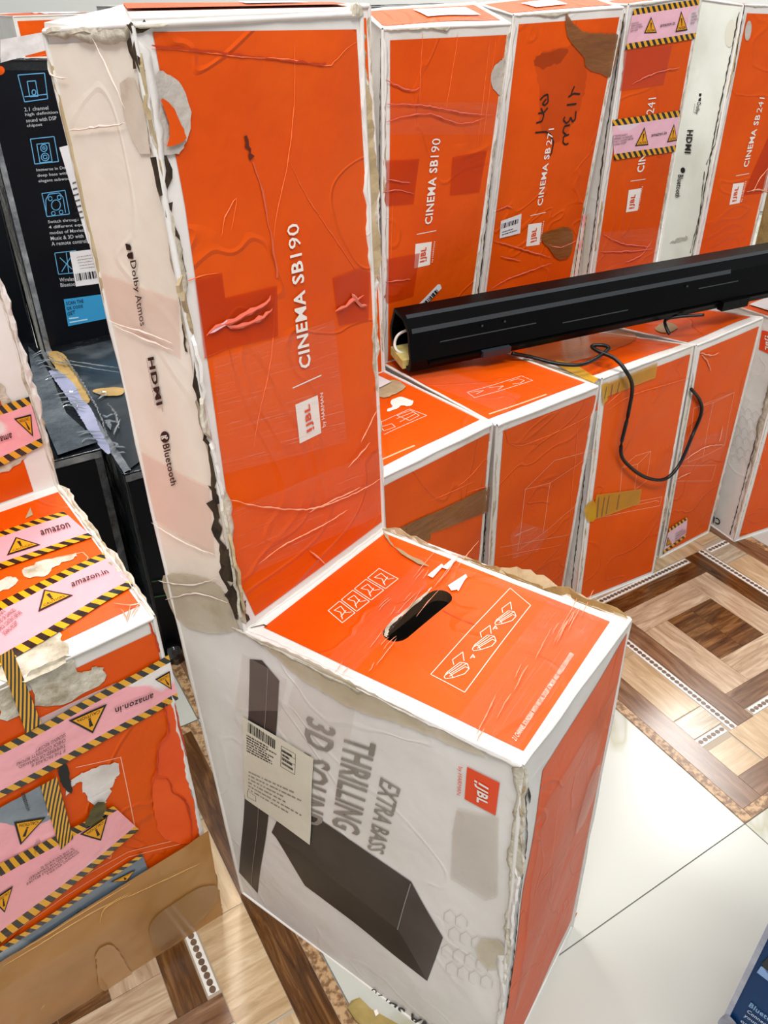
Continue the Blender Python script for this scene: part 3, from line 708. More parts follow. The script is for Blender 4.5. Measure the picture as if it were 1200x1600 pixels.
il += [[(735, 1030), (739, 1024), (742, 1029), (736, 1027)], [(770, 985), (774, 979), (777, 984), (771, 982)]]
A.lines('unpacking_diagram', 'low', il, .0007, PW)
A.text('2.1 CHANNEL SOUNDBAR WITH VIRTUAL DOLBY ATMOS® AND WIRELESS SUBWOOFER', 'low', (806, 1161), (897, 1025), (890.5, 1021), (799, 1155), PW, .004)
# clear tapes with bunched wrinkles on the low top
A.strip('clear_tape', 'low', [(500, 1045), (660, 872), (668, 922), (545, 1062)], CLEAR, .0020)
A.strip('clear_tape', 'low', [(700, 1145), (862, 935), (940, 968), (800, 1190)], CLEAR, .0020)
A.strip('clear_tape', 'low', [(640, 868), (735, 905), (965, 985), (962, 962)], CLEAR, .0026)
A.strip('clear_tape', 'low', [(600, 1085), (795, 1180), (800, 1198), (640, 1130)], CLEAR, .0026)
GL = mat('tape_wrinkle_glint', '#eb9c78', rough=.15, coat=.8)  # pale colour paints glints onto the raised tape wrinkles
def wrinkles(C, k, segs, m=GL, wd=.0016, off=.0032):
    return C.lines('tape_wrinkles', k, segs, wd, m, off)
rw = random.Random(5)
ws = []
for i in range(20):
    t = rw.random(); x0, y0 = 505 + 150 * t + rw.uniform(0, 70), 1050 - 170 * t + rw.uniform(0, 30); l = rw.uniform(10, 45)
    ws.append([(x0, y0), (x0 + l * .35, y0 - l * .45), (x0 + l * .8 + rw.uniform(-4, 4), y0 - l)])
for i in range(15):
    t = rw.random(); x0, y0 = 720 + 150 * t + rw.uniform(0, 40), 1150 - 200 * t + rw.uniform(0, 25); l = rw.uniform(15, 70)
    ws.append([(x0, y0), (x0 + l * .3, y0 - l * .6), (x0 + l * .5 + rw.uniform(-3, 3), y0 - l)])
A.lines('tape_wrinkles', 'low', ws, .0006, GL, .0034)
for P in ([(700, 918), (728, 900), (730, 905), (712, 925), (705, 926)], [(690, 890), (712, 872), (716, 875), (700, 893)], [(712, 922), (726, 901), (729, 904), (716, 927)], [(668, 902), (690, 884), (693, 887), (676, 906)]):
    A.patch('painted_glint', 'low', P, mat('bare_spot_and_glint', '#f2e6dd', rough=.3), .0026)  # white patches painted as glints on the clear tape
A.seam('low', [(691, 955), (715, 967), (752, 981)], .0012, m=DORANGE, name='crack_in_print')
# creases, slit and pressed bulge on the column front
CR = LORANGE
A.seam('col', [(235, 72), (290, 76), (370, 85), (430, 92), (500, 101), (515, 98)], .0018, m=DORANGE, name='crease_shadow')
A.lines('pressed_crease', 'col', [[(235, 76), (300, 80), (385, 90), (450, 93), (510, 103), (520, 97), (545, 72), (557, 66)], [(457, 60), (459, 120), (456, 190), (447, 260), (432, 330), (425, 380)],
    [(450, 250), (480, 310), (520, 370), (560, 430)], [(345, 370), (350, 340), (368, 310), (360, 360)], [(430, 460), (422, 560), (405, 640), (395, 700)], [(290, 440), (310, 432), (342, 426)], [(315, 560), (350, 545)]], .0007, CR, .0010)
A.seam('col', [(381, 212), (386, 228), (389, 240), (395, 254)], .006, seed=3, m=mat('slit', '#5a1a08', rough=.8), name='slit')
A.seam('col', [(394, 252), (404, 284), (412, 314), (418, 350), (426, 395), (434, 446)], .0026, seed=4, m=mat('rubbed_slit', '#cf5a38', rough=.6), name='slit')
A.patch('red_tape_patch', 'col', [(303, 438), (345, 426), (350, 465), (431, 446), (433, 525), (368, 541), (354, 545), (318, 560)], REDTAPE, .0014)
A.patch('red_tape_patch', 'col', [(518, 434), (560, 418), (577, 425), (574, 500), (528, 508)], REDTAPE, .0014)
A.lines('tape_wrinkles', 'col', [[(318, 523), (345, 505), (380, 492), (405, 478), (420, 462)], [(350, 510), (385, 505), (408, 496), (421, 480)], [(520, 486), (548, 470), (565, 460)], [(545, 460), (556, 472), (570, 478)]], .0032, mat('tape_fold_highlight', '#d9614a', rough=.12, coat=1), .0028)  # fold ridges coloured with painted highlights
A.patch('fold_highlight', 'col', [(322, 520), (350, 498), (350, 506), (330, 518)], mat('pale_fold_highlight', '#f6c2cc', rough=.15), .0034)  # pale pink patch painted as a highlight on the fold
A.strip('clear_tape', 'col', [(345, 800), (598, 700), (598, 800), (372, 905)], CLEAR, .0018)
A.strip('clear_tape', 'col', [(330, 560), (520, 500), (540, 690), (345, 740)], CLEAR, .0016)
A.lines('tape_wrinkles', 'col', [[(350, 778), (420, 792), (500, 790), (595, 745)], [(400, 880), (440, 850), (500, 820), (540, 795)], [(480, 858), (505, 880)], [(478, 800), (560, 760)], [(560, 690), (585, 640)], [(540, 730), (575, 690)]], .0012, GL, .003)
# peeled corner at the left of the column front
A.patch('peeled_print', 'col', [(238, 110), (262, 114), (284, 135), (295, 168), (297, 195), (288, 225), (277, 243), (240, 238), (228, 180)], GREYTORN, .0016, rough=.0008)
A.patch('bare_orange_flap', 'col', [(243, 150), (266, 166), (282, 200), (287, 222), (252, 232), (262, 212), (256, 180)], ORANGE2, .0034, rough=.0006)
A.patch('torn_tape_blob', 'sidec', [(190, 130), (204, 120), (212, 122), (230, 170), (238, 240), (222, 240), (208, 215), (196, 180)], mat('dirty_clear_tape', '#cfc0ad', '#e0d5c8', .25, 20, col3='#9a8565', s3=30), .0016)
# torn vertical seam between side and front of the column
tears = [(.985, .78), (.75, .52), (.5, .34), (.33, .12)]
for i, (a, b) in enumerate(tears):
    A.torn('col', 'l', b, a, .009, TORN if i % 2 else WHITE, .0014, seed=10 + i); A.torn('sidec', 'r', b, a, .006, TORN, .0014, seed=20 + i)
vv = A.faces['col'][1] + A.faces['sidec'][1] * .9
for i, (a, b, w_, m_) in enumerate(((.97, .82, .006, TAN), (.8, .66, .010, TORN), (.69, .60, .014, TAN), (.6, .48, .006, WHITE), (.5, .42, .009, TORN), (.42, .30, .006, WHITE), (.3, .14, .008, TORN), (.24, .04, .014, TAN), (.2, .02, .010, TORN))):
    lo = A.c[0, 1, 1].lerp(A.c[0, 1, 2], b); hi = A.c[0, 1, 1].lerp(A.c[0, 1, 2], a)
    A.lip(lo, hi, vv + A.faces['col'][1] * (.6 if i % 2 else -.4), w_, m_, seed=30 + i)
A.seam('col', [(207, 60), (215, 100), (222, 125)], .006, 1); A.seam('sidec', [(203, 62), (214, 92), (221, 120)], .009, 2)
A.seam('col', [(240, 245), (247, 290), (258, 318)], .018, 5); A.seam('col', [(259, 318), (272, 370), (286, 440)], .008, 6)
A.seam('sidec', [(283, 445), (288, 500), (293, 560)], .004, 7); A.seam('col', [(300, 560), (314, 650), (330, 740), (338, 800)], .007, 8)
A.seam('sidec', [(334, 760), (346, 850), (356, 915), (374, 975)], .014, 9); A.seam('col', [(350, 860), (362, 910), (378, 968)], .016, 10)
A.seam('col', [(378, 940), (382, 965), (386, 978)], .010, 12, name='corner_gap')
# scuffed foot of the column side
A.patch('dirty_tape_wrap', 'sidec', [(252, 890), (345, 905), (374, 975), (372, 985), (330, 990), (283, 975), (262, 935)], mat('soiled_tape', '#c3b294', '#d3c6b0', .3, 12, bump=.8, bscale=30, col3='#a08e66', s3=14, coat=.4, alpha=.75), .0016, rough=.001)
A.patch('blush_tape', 'sidec', [(158, 424), (280, 468), (284, 560), (174, 500)], PINKHAZE, .0012)
A.patch('blush_tape', 'sidec', [(222, 705), (328, 760), (338, 870), (240, 810)], PINKHAZE, .0012)
A.lines('tape_wrinkles', 'sidec', [[(172, 497), (195, 508), (230, 518), (274, 535)], [(180, 506), (215, 522), (275, 546)], [(110, 204), (140, 200), (202, 192)], [(80, 90), (84, 115), (110, 122)], [(150, 60), (175, 110), (200, 170)], [(240, 815), (290, 845), (340, 865)], [(250, 905), (300, 912), (345, 900)], [(262, 935), (310, 925), (360, 940)]], .0011, mat('pale_fold_line', '#e3d5ca', rough=.4), .0026)
# frayed upper edge
A.torn('sidec', 't', 0, 1, .009, TORN, .002, seed=41); A.torn('sidec', 'l', .55, .97, .0035, TAN, .0014, seed=42); A.torn('col', 't', 0, .12, .012, TORN, .002, seed=43)
A.lip(A.c[0, 2, 2], A.c[0, 1, 2].lerp(A.c[0, 2, 2], .1), A.faces['sidec'][1] + Vector((0, 0, .2)), .007, TORN, 44)
A.seam('col', [(199, 45), (208, 36), (225, 33), (212, 48)], .012, 45)
# right vertical edge of the column: stacked torn layers
for i, (a, b, w_, m_) in enumerate(((.99, .9, .012, TAN), (.93, .62, .008, TORN), (.95, .55, .011, TAN), (.7, .5, .009, WHITE), (.55, .40, .006, TORN), (.52, .38, .008, TAN), (.36, .2, .006, TORN), (.2, .06, .005, WHITE))):
    A.lip(A.c[1, 1, 1].lerp(A.c[1, 1, 2], b), A.c[1, 1, 1].lerp(A.c[1, 1, 2], a), A.faces['farc'][1] + A.faces['col'][1] * (.25 * (i % 3)), w_, m_, 50 + i)
A.torn('col', 'r', .58, .99, .010, WHITE, .0016, 60); A.torn('col', 'r', .3, .5, .008, TORN, .0016, 61)
A.lip(A.c[1, 1, 2].lerp(A.c[0, 1, 2], .06), A.c[1, 1, 2], Vector((0, 0, 1)), .008, TORN, 62)
# lid: raised fold at the back left of the top
a0, a1 = A.c[0, 1, 2], A.c[0, 2, 2]
def atray(px, P): d = ray(px).normalized(); return EYE + d * (Vector(P) - EYE).dot(d)
bk = atray((192, 7), a1.lerp(A.c[1, 2, 2], .4)); rimtop = atray((69, 35), a1); mid_ = atray((171, 13), a1.lerp(bk, .8)); fr = atray((206, 29), a0)
lidv = [a1, rimtop, mid_, bk, fr, a0, atray((562, 15), A.c[1, 1, 2]), atray((520, 5), A.c[1, 2, 2] + Vector((.05, .03, 0))), A.c[1, 1, 2], atray((192, 47), a0.lerp(a1, .12))]
build('lid', lidv, [(0, 1, 2, 9), (2, 3, 4, 5, 9), (3, 7, 6, 4), (4, 6, 8, 5)], WHITE, A.root)
b2 = lidv[3].lerp(lidv[4], .55) + Vector((0, 0, .0008)); b3 = lidv[6].lerp(lidv[7], .35) + Vector((0, 0, .0012)); up = Vector((0, 0, .001))
o_ = build('orange_panel', [lidv[3] + up, b2 + up, b3 + up, lidv[7] + up], [(0, 1, 2, 3)], ORANGE2, A.root)
L3 = lambda x, y: (lidv[3] * (1 - x) + lidv[7] * x) * (1 - y) + (b2 * (1 - x) + b3 * x) * y + Vector((0, 0, .002))
ls_ = build('lid_label', [L3(.5, .1), L3(.5, .7), L3(.82, .6), L3(.78, .05)], [(0, 1, 2, 3)], LABELW, A.root)
# front / right faces: worn corner post
for i, (a, b, w_, m_) in enumerate(((1, .72, .010, TORN), (.98, .8, .014, TAN), (.78, .5, .007, WHITE), (.6, .38, .006, TORN), (.45, .2, .007, WHITE))):
    A.lip(A.c[0, 0, 0].lerp(A.c[0, 0, 1], b), A.c[0, 0, 0].lerp(A.c[0, 0, 1], a), A.faces['side'][1] * .3 + A.faces['front'][1] * (1 - .3 * i), w_, m_, 70 + i)
A.torn('side', 'r', .55, 1, .008, TORN, .002, 80); A.torn('side', 'r', .1, .5, .008, WHITE, .002, 81)
A.seam('front', [(818, 1228), (822, 1300), (810, 1400), (800, 1500), (790, 1580)], .0030, 82); A.seam('front', [(816, 1205), (824, 1232), (826, 1260)], .004, 83)
A.torn('front', 'l', .3, .99, .010, WHITE, .0018, 84)
A.patch('soiled_tape_wrap', 'side', [(742, 1478), (758, 1462), (790, 1470), (790, 1510), (765, 1515), (750, 1500)], mat('soiled_tape', '#c3b294'), .002, rough=.001)
A.strip('clear_tape', 'front', [(800, 1590), (885, 1330), (965, 1060), (848, 1260)], mat('clouded_tape', '#d08060', '#c87858', .3, 6, alpha=.16, bump=.5, bscale=12, coat=.4), .0018)
A.patch('torn_tape_piece', 'front', [(918, 1210), (936, 1185), (932, 1225), (908, 1285), (890, 1310)], mat('pale_tape_piece', '#c9a08a', '#b98a74', .25, 20, alpha=.3), .003, rough=.001)
A.lines('scratches', 'front', [[(868, 1262), (860, 1330), (852, 1365)], [(945, 1150), (905, 1290), (870, 1350), (840, 1400)], [(920, 1150), (915, 1230)]], .0006, LORANGE, .0026)
# edges of the low block
A.torn('side', 't', .22, .62, .007, TORN, .002, 90); A.torn('side', 't', .6, 1, .005, WHITE, .002, 91); A.torn('low', 'l', .02, .98, .004, WHITE, .0016, 92)
A.patch('soiled_edge_tape', 'side', [(395, 992), (470, 1020), (640, 1110), (760, 1172), (758, 1182), (620, 1125), (560, 1110), (470, 1058), (430, 1020)], mat('soiled_tape', '#c3b294'), .0022, rough=.0012)
for i, (a, b, w_, m_) in enumerate(((0.0, .3, .010, TAN), (.02, .5, .007, TORN), (.35, .8, .012, BROWN), (.5, 1, .014, TAN), (.7, 1, .010, BROWN))):
    A.lip(A.c[1, 1, 1].lerp(A.c[1, 0, 1], a), A.c[1, 1, 1].lerp(A.c[1, 0, 1], b), Vector((0, 0, 1)) + A.faces['far'][1] * (.9 if i % 2 else .5), w_, m_, 100 + i, name='torn_back_flap')
A.torn('low', 't', 0, 1, .004, WHITE, .0016, 96); A.seam('low', [(392, 983), (412, 978), (423, 981)], .002, 97)
A.patch('torn_white_corner', 'low', [(598, 829), (604, 838), (612, 856), (640, 870), (680, 892), (640, 880), (606, 850)], TAN, .003, rough=.0012)
A.strip('clear_tape', 'side', [(368, 1110), (380, 1020), (450, 1060), (440, 1110)], TAPEOUT, .0012)
# bottom flap corner poking out
p1 = onz((876, 1452)); p2 = onz((893, 1446)); hgt = Vector((0, 0, .03))
build('bottom_flap', [p1, p2, p2 + hgt + Vector((.004, 0, 0)), p1 + hgt, p1 + Vector((-.012, .01, 0)), p2 + Vector((-.012, .01, 0))], [(0, 1, 2, 3), (0, 4, 5, 1), (1, 5, 2), (0, 3, 4), (3, 2, 5, 4)], ORANGE2, A.root)
# ------------------------------------------------------------------ row of cartons at the back right
GR = 'L-shaped orange and white cartons standing in a row behind'
MG = dict(front=(.012, .004, .008, .014), low=(.003, .003, .020, .002), col=(.011, .005, .002, .012), top=(.006, .006, .016, .006))
def rowbox(label, p, px, seed, mg=MG, clear=None):
    C = Carton('soundbar_carton', label, p, px, group=GR, seed=seed, amp=.0025, bulge=.001, clear=clear)
    C.panels(mg, ORANGE, ORANGE2)
    for i, (e, k, a, b, w_) in enumerate((('l', 'front', .05, .9, .006), ('r', 'front', .1, .95, .005), ('l', 'col', .05, .98, .007), ('r', 'col', .05, .98, .006), ('t', 'col', .02, .5, .006))):
        C.torn(k, e, a, b, w_, (TORN, WHITE, WHITE, TORN, TORN)[i], .0016, seed * 10 + i)
    rnd = random.Random(seed)
    for k in range(4):
        a = rnd.uniform(0, .8); b = a + rnd.uniform(.08, .25); top_ = rnd.random() < .6; s_ = k % 2
        P, Q = (C.c[s_, 1, 1], C.c[s_, 1, 2]) if top_ else (C.c[s_, 0, 0], C.c[s_, 0, 1])
        C.lip(P.lerp(Q, a), P.lerp(Q, b), C.faces['col'][1], rnd.uniform(.003, .007), (TORN, WHITE, TAN)[k % 3], seed * 20 + k)
    C.seam('sidec', [(.93, 0), (.95, .3), (.92, .6), (.95, .99)], .0035, seed + 3, px=False); C.seam('col', [(.012, .1), (.02, .5), (.012, .95)], .0022, seed + 4, px=False, m=TAN)
    C.seam('side', [(.965, .02), (.97, .5), (.965, .97)], .003, seed + 5, px=False)
    return C
R5 = rowbox('orange carton at the right edge showing its tall white side with black lettering', (.746, 1.353, .416, -.049, .043, .155, .27, .10, .47, .974),
            {(0, 0, 0): (1147, 846), (0, 0, 1): (1237, 508), (0, 1, 1): (1075, 453), (0, 1, 2): (1162, 8), (0, 2, 2): (1092, -2)}, 15)
R4 = rowbox('narrower orange carton wrapped twice with pink caution tape, right of the one with handwriting', (.571, 1.302, .522, .015, -.067, .154, .242, .099, .48, .964),
            {(0, 0, 1): (1088, 540), (1, 0, 1): (1191, 497), (1, 0, 0): (1106, 832), (0, 0, 0): (1030, 872), (0, 1, 2): (982, 8), (1, 1, 2): (1096, -6), (0, 1, 1): (912, 500), (1, 1, 1): (1012, 470)}, 14, clear=R5)
R3 = rowbox('orange L-shaped carton with black handwriting and brown tape on its scuffed tall part', (.349, 1.133, .601, -.012, .02, .223, .273, .099, .478, .966),
            {(0, 0, 1): (940, 592), (1, 0, 1): (1083, 540), (1, 0, 0): (1019, 897), (0, 1, 2): (803, 24), (1, 1, 2): (974, 12), (0, 2, 2): (748, 7), (1, 2, 2): (905, -10), (0, 1, 1): (742, 540), (1, 1, 1): (878, 512), (0, 0, 0): (899, 945)}, 13, clear=R4)
R2 = rowbox('orange carton under the open end of the soundbar, slanted small sticker on its column', (.134, .952, .689, .03, .018, .208, .254, .099, .503, .944),
            {(0, 0, 1): (776, 665), (1, 0, 1): (934, 604), (0, 1, 1): (598, 568), (0, 1, 2): (598, 46), (1, 1, 2): (798, 38), (1, 1, 1): (730, 530), (1, 0, 0): (891, 928), (0, 0, 0): (757, 985), (0, 2, 2): (566, 17), (1, 2, 2): (742, 6)}, 12, clear=R3)
R1 = rowbox('orange carton half hidden behind the foreground column, brown tape across its front', (.004, .845, .679, .005, -.034, .203, .235, .099, .489, .97),
            {(0, 0, 1): (590, 750), (1, 0, 1): (768, 663), (1, 1, 1): (600, 580), (1, 0, 0): (752, 975)}, 11, clear=R2)
# R1 details
R1.strip('brown_tape', 'front', [(632, 846), (761, 799), (763, 759), (634, 818)], BROWNTAPE, .002)
R1.strip('brown_tape', 'front', [(610, 862), (672, 842), (668, 803), (610, 830)], BROWNTAPE, .0016)
R1.patch('bare_patch', 'low', [(611, 626), (625, 620), (640, 626), (648, 628), (640, 637), (628, 634), (620, 640), (606, 645), (604, 641), (616, 636), (610, 632)], mat('bare_spot_and_glint', '#f2e6dd', rough=.3), .0014, rough=.0008)
R1.lines('unpacking_diagram', 'low', [[(592, 662), (640, 640), (667, 650), (600, 680)], [(595, 668), (612, 663), (618, 668), (600, 674), (595, 668)], [(620, 650), (642, 642), (655, 650), (640, 658), (620, 650)], [(620, 655), (645, 645)], [(625, 660), (650, 647)]], .0009, PW)
R1.lines('tagline_print', 'low', [[(594, 720), (648, 697)]], .0028, mat('peach_print', '#f8b48c'))
R1.lines('pressed_crease', 'front', [[(712, 762), (735, 742), (758, 715)], [(662, 785), (700, 770), (740, 752)], [(768, 757), (725, 770)]], .0009, LORANGE)
R1.patch('kraft_lining', 'low', [(588, 597), (618, 594), (640, 608), (592, 628)], TAN, .002, rough=.001)
R1.patch('white_slip', 'low', [(586, 588), (612, 600), (588, 612)], LABELW, .004)
# subwoofer line drawings on the row
def subdraw(C, polys, k='front'): return C.lines('line_drawing', k, polys, .0008, PALEINK)
def z(ox, oy, s, pts): return [(ox + x / s, oy + y / s) for x, y in pts]
subdraw(R2, [z(560, 560, 3.53, [(918, 720), (1080, 560), (1195, 530), (1310, 500), (1265, 760), (1135, 860), (1020, 960), (875, 1060), (918, 720)]), z(560, 560, 3.53, [(918, 720), (1055, 685), (1200, 590), (1310, 500)]), z(560, 560, 3.53, [(1055, 685), (1015, 960)]), z(560, 560, 3.53, [(780, 1040), (1160, 970)])])
subdraw(R3, [z(850, 550, 3.43, [(415, 620), (490, 555), (570, 530), (545, 690), (480, 740), (405, 752), (415, 620), (500, 600), (570, 530)]), z(850, 550, 3.43, [(500, 600), (482, 735)]), z(850, 550, 3.43, [(265, 855), (500, 800), (630, 775), (618, 822), (250, 895), (265, 855)]), z(850, 550, 3.43, [(280, 870), (600, 795), (615, 800)])])
subdraw(R4, [z(850, 550, 3.43, [(800, 300), (905, 270), (1018, 215), (965, 500), (850, 560), (770, 590), (800, 300)]), z(850, 550, 3.43, [(820, 290), (1018, 215)]), z(850, 550, 3.43, [(905, 270), (850, 560)]), z(850, 550, 3.43, [(705, 610), (920, 605), (895, 690), (700, 692)])])
# R2 print
R2.patch('paper_label', 'top', [(.4, .35), (.86, .4), (.84, .8), (.36, .72)], LABELW, .002, px=False); R3.patch('paper_label', 'top', [(.3, .3), (.6, .33), (.6, .7), (.28, .66)], LABELW, .002, px=False)
Q2 = ((673.5, 349), (687.5, 216), (674, 216), (662, 351))
R2.text('CINEMA SB', 'col', *Q2, WHITEINK, .024, f0=0, f1=.76); R2.text('190', 'col', *Q2, WHITEINK, .002, f0=.79, f1=1)
logo(R2, 'col', [(648.6, 381), (674, 377.5), (671, 413.5), (646.5, 419)], ((665.5, 407), (668, 385), (657, 387), (655, 410)), WHITEINK, REDINK, ((675.5, 409), (679.5, 377), (676.5, 377), (672.5, 410)), DV=((650.5, 366), (681, 360)))
t_ = R2.patch('barcode_sticker', 'col', [(653, 475), (683, 444), (687, 444), (689, 450), (660, 481), (655, 481)], LABELW, .0016)
barcode(R2, 'col', [(658, 474), (680, 451), (684, 455), (662, 478)], t_, n=16)
R2.patch('bare_patch', 'col', [(788, 88), (780, 96), (770, 104), (765, 120), (768, 137), (776, 146), (784, 150)], GREYTORN, .0014, rough=.0008)
R2.strip('clear_tape', 'col', [(592, 210), (775, 210), (785, 160), (596, 160)], CLEAR, .0018)
R2.strip('red_tape_patch', 'col', [(600, 322), (645, 318), (654, 248), (602, 250)], REDTAPE, .0016); R2.strip('red_tape_patch', 'col', [(702, 305), (748, 300), (760, 235), (706, 245)], REDTAPE, .0016)
R2.strip('red_tape_patch', 'col', [(598, 475), (645, 462), (655, 395), (600, 405)], REDTAPE, .0016)
R2.lines('tape_wrinkles', 'col', [[(600, 163), (655, 164), (715, 175), (765, 180)], [(600, 190), (630, 182), (670, 178), (710, 192), (740, 190), (760, 180)], [(600, 280), (625, 284), (640, 285)], [(596, 300), (620, 296), (645, 303)], [(600, 125), (640, 142), (655, 135)], [(600, 440), (640, 435)]], .0016, mat('tape_fold_highlight', '#d9614a'), .0028)
R2.lines('pressed_crease', 'col', [[(660, 50), (655, 160)], [(715, 50), (695, 180)], [(765, 60), (745, 230)], [(775, 55), (752, 230)], [(610, 420), (614, 290)]], .0008, LORANGE)
R2.strip('clear_tape', 'low', [(600, 575), (790, 650), (815, 620), (640, 560)], CLEAR, .002)
R2.lines('unpacking_diagram', 'low', [z(560, 560, 3.53, [(600, 190), (900, 100), (960, 125), (640, 220), (600, 190)]), z(560, 560, 3.53, [(620, 190), (690, 180), (650, 200)]), z(560, 560, 3.53, [(720, 165), (800, 155), (770, 175)]), z(560, 560, 3.53, [(830, 130), (880, 115), (915, 125), (890, 140), (850, 145)])], .0009, PW)
R2.lines('tagline_print', 'low', [[(764, 648), (854, 617)]], .0028, mat('peach_print', '#f8b48c'))
R2.patch('clear_patch', 'front', [(796, 835), (812, 815), (857, 828), (840, 860), (800, 872)], CLEAR, .002)
R2.lines('pressed_crease', 'front', [[(792, 690), (820, 694), (900, 660), (930, 640)], [(778, 870), (880, 850)], [(905, 640), (885, 860)]], .001, LORANGE)
R2.patch('pale_front_bevel', 'front', [(788, 672), (932, 617), (933, 640), (905, 655), (868, 684), (840, 694), (793, 692)], ORANGE2, .0011)
# R3 print
Q3 = ((846.5, 320), (864.5, 200), (856, 201), (838, 322))
R3.text('CINEMA SB', 'col', *Q3, WHITEINK, .024, f0=0, f1=.76); R3.text('271', 'col', *Q3, WHITEINK, .002, f0=.79, f1=1)
logo(R3, 'col', [(825, 350.5), (846, 347.5), (842.5, 382), (821.5, 385)], ((837.5, 376), (840.5, 355), (831, 357), (828, 379)), WHITEINK, REDINK, ((845, 377), (850, 345), (847.5, 345.5), (842.5, 378)), DV=((828, 337), (852, 331.6)))
t_ = R3.patch('barcode_sticker', 'col', [(781.5, 345), (813.6, 333.4), (811.5, 364), (779.4, 372)], LABELW, .0022)
barcode(R3, 'col', [(782, 357), (809, 348), (810, 341), (783, 349)], t_, n=18); smallprint(R3, 'col', [(783, 368), (808, 360), (808, 352), (783, 360)], 2, t_)
MARK = mat('black_marker', '#1c0d08', rough=.5)
hw = [z(540, 0, 3.333, s) for s in ([(1010, 520), (1030, 498), (1050, 490), (1052, 530), (1035, 548), (1022, 540), (1042, 515)], [(1000, 590), (1030, 585), (1050, 560)], [(1015, 562), (1030, 600), (1020, 630), (990, 640)], [(985, 690), (1040, 685), (1065, 700), (1080, 740), (1070, 795), (1055, 820)])]
hw += [z(860, 0, 3.53, s) for s in ([(130, 475), (118, 500), (112, 520)], [(160, 518), (125, 515), (95, 535)], [(88, 578), (140, 572)], [(78, 643), (68, 660), (85, 680), (102, 665), (108, 645), (120, 672), (134, 655), (138, 612)], [(105, 688), (75, 695), (66, 725), (85, 745), (100, 740)], [(100, 740), (70, 752), (66, 785), (80, 797), (97, 790)])]
R3.lines('marker_handwriting', 'col', hw, .0026, MARK, .0016)
scf = mat('scuff_marks', '#5e2408', '#7a2f0a', .8, 30, alpha=.25)
R3.patch('scuffed_area', 'col', [(832, 88), (870, 72), (905, 70), (920, 110), (905, 180), (870, 230), (840, 200), (842, 140)], mat('light_scuff', '#8f3507', '#b34410', .7, 22, alpha=.2), .0009, rough=.003)
R3.patch('scuffed_area', 'col', [(833, 90), (856, 80), (890, 72), (880, 95), (850, 108), (834, 104)], scf, .0011, rough=.003)
R3.patch('brown_tape', 'col', [(882, 16), (892, 34), (912, 52), (964, 52), (968, 60), (962, 95), (953, 122), (940, 116), (914, 108), (912, 88), (893, 70), (882, 50)], BROWNTAPE, .0022, rough=.0008)
R3.patch('brown_tape', 'col', [(844, 362), (895, 349), (893, 400), (870, 408), (856, 386), (845, 378)], BROWNTAPE, .003, rough=.0008)
R3.lines('tape_wrinkles', 'col', [[(770, 330), (790, 322), (800, 325)], [(770, 375), (800, 385), (860, 402)], [(766, 450), (800, 432), (860, 410)], [(780, 400), (812, 407)], [(856, 382), (875, 386), (900, 375)]], .0016, mat('tape_fold_highlight', '#d9614a'), .0032)
R3.patch('brown_tape', 'low', [(805, 548), (905, 525), (985, 518), (1000, 532), (930, 560), (850, 575)], mat('thin_brown_tape', '#b07a4c', '#a36a3c', .25, 12, alpha=.75, bump=.8, coat=.5), .002, rough=.001)
R3.patch('kraft_lining', 'low', [(800, 556), (862, 575), (930, 600), (925, 606), (855, 592), (808, 570)], TAN, .003, rough=.001)
R3.patch('yellow_tape', 'low', [(868, 566), (898, 572), (935, 596), (928, 602), (900, 590), (870, 574)], YTAPE, .004)
R3.strip('yellow_tape', 'front', [(944, 620), (1022, 590), (1026, 566), (942, 600)], mat('translucent_yellow_tape', '#cf8f1e', '#b88a2e', .25, 14, alpha=.75, bump=.6), .0024)
R3.patch('yellow_tape', 'front', [(938, 600), (948, 596), (947, 625), (940, 632)], YTAPE, .003)
R3.strip('yellow_tape', 'front', [(925, 812), (998, 786), (1001, 763), (930, 772)], mat('translucent_yellow_tape', '#cf8f1e'), .0024)
R3.patch('yellow_tape', 'front', [(910, 790), (928, 776), (930, 812), (914, 816)], YTAPE, .0034, rough=.001)
R3.lines('faded_printing', 'front', [[(946, 603), (942, 622)], [(955, 600), (952, 620)], [(966, 596), (962, 614)], [(943, 776), (938, 806)], [(950, 774), (945, 802)], [(966, 772), (962, 795)], [(934, 776), (931, 808)]], .0016, mat('faded_purple_ink', '#6e5248'), .0034)
R3.lines('pressed_crease', 'front', [[(948, 640), (990, 615), (1075, 590)], [(945, 632), (970, 610)]], .001, LORANGE, .0028)
# R4 print and caution tapes
Q5 = ((1004.5, 268), (1024, 152), (1012, 153.5), (993.5, 270))
R4.text('CINEMA SB', 'col', *Q5, WHITEINK, .024, f0=0, f1=.76); R4.text('241', 'col', *Q5, WHITEINK, .0, f0=.79, f1=1)
logo(R4, 'col', [(981.8, 297), (1001.6, 293.7), (995.8, 328.7), (977.4, 331.6)], ((990, 325), (994.5, 303), (985.5, 304), (982, 326)), WHITEINK, REDINK, ((997.5, 326), (1004, 291), (1001.5, 291), (995.5, 326)), DV=((984.6, 283), (1008, 279.6)))
def cauton(C, k, quad, m, tris=(), texts=(), off=.0024):
    t = C.strip('caution_tape', k, quad, m, off)
    for T_ in tris: triangle(C, k, T_, t, off=off + .001)
    for tx in texts:
        C.text(tx[0], k, *tx[1], BLACKINK, tx[2] if len(tx) > 2 else 0, off + .0018, parent=t)
    return t
TT = 'IF THE PACKAGE IS\nTAMPERED OR DAMAGED,\nCHECK CONTENTS BEFORE\nSIGNING RECEIPT'
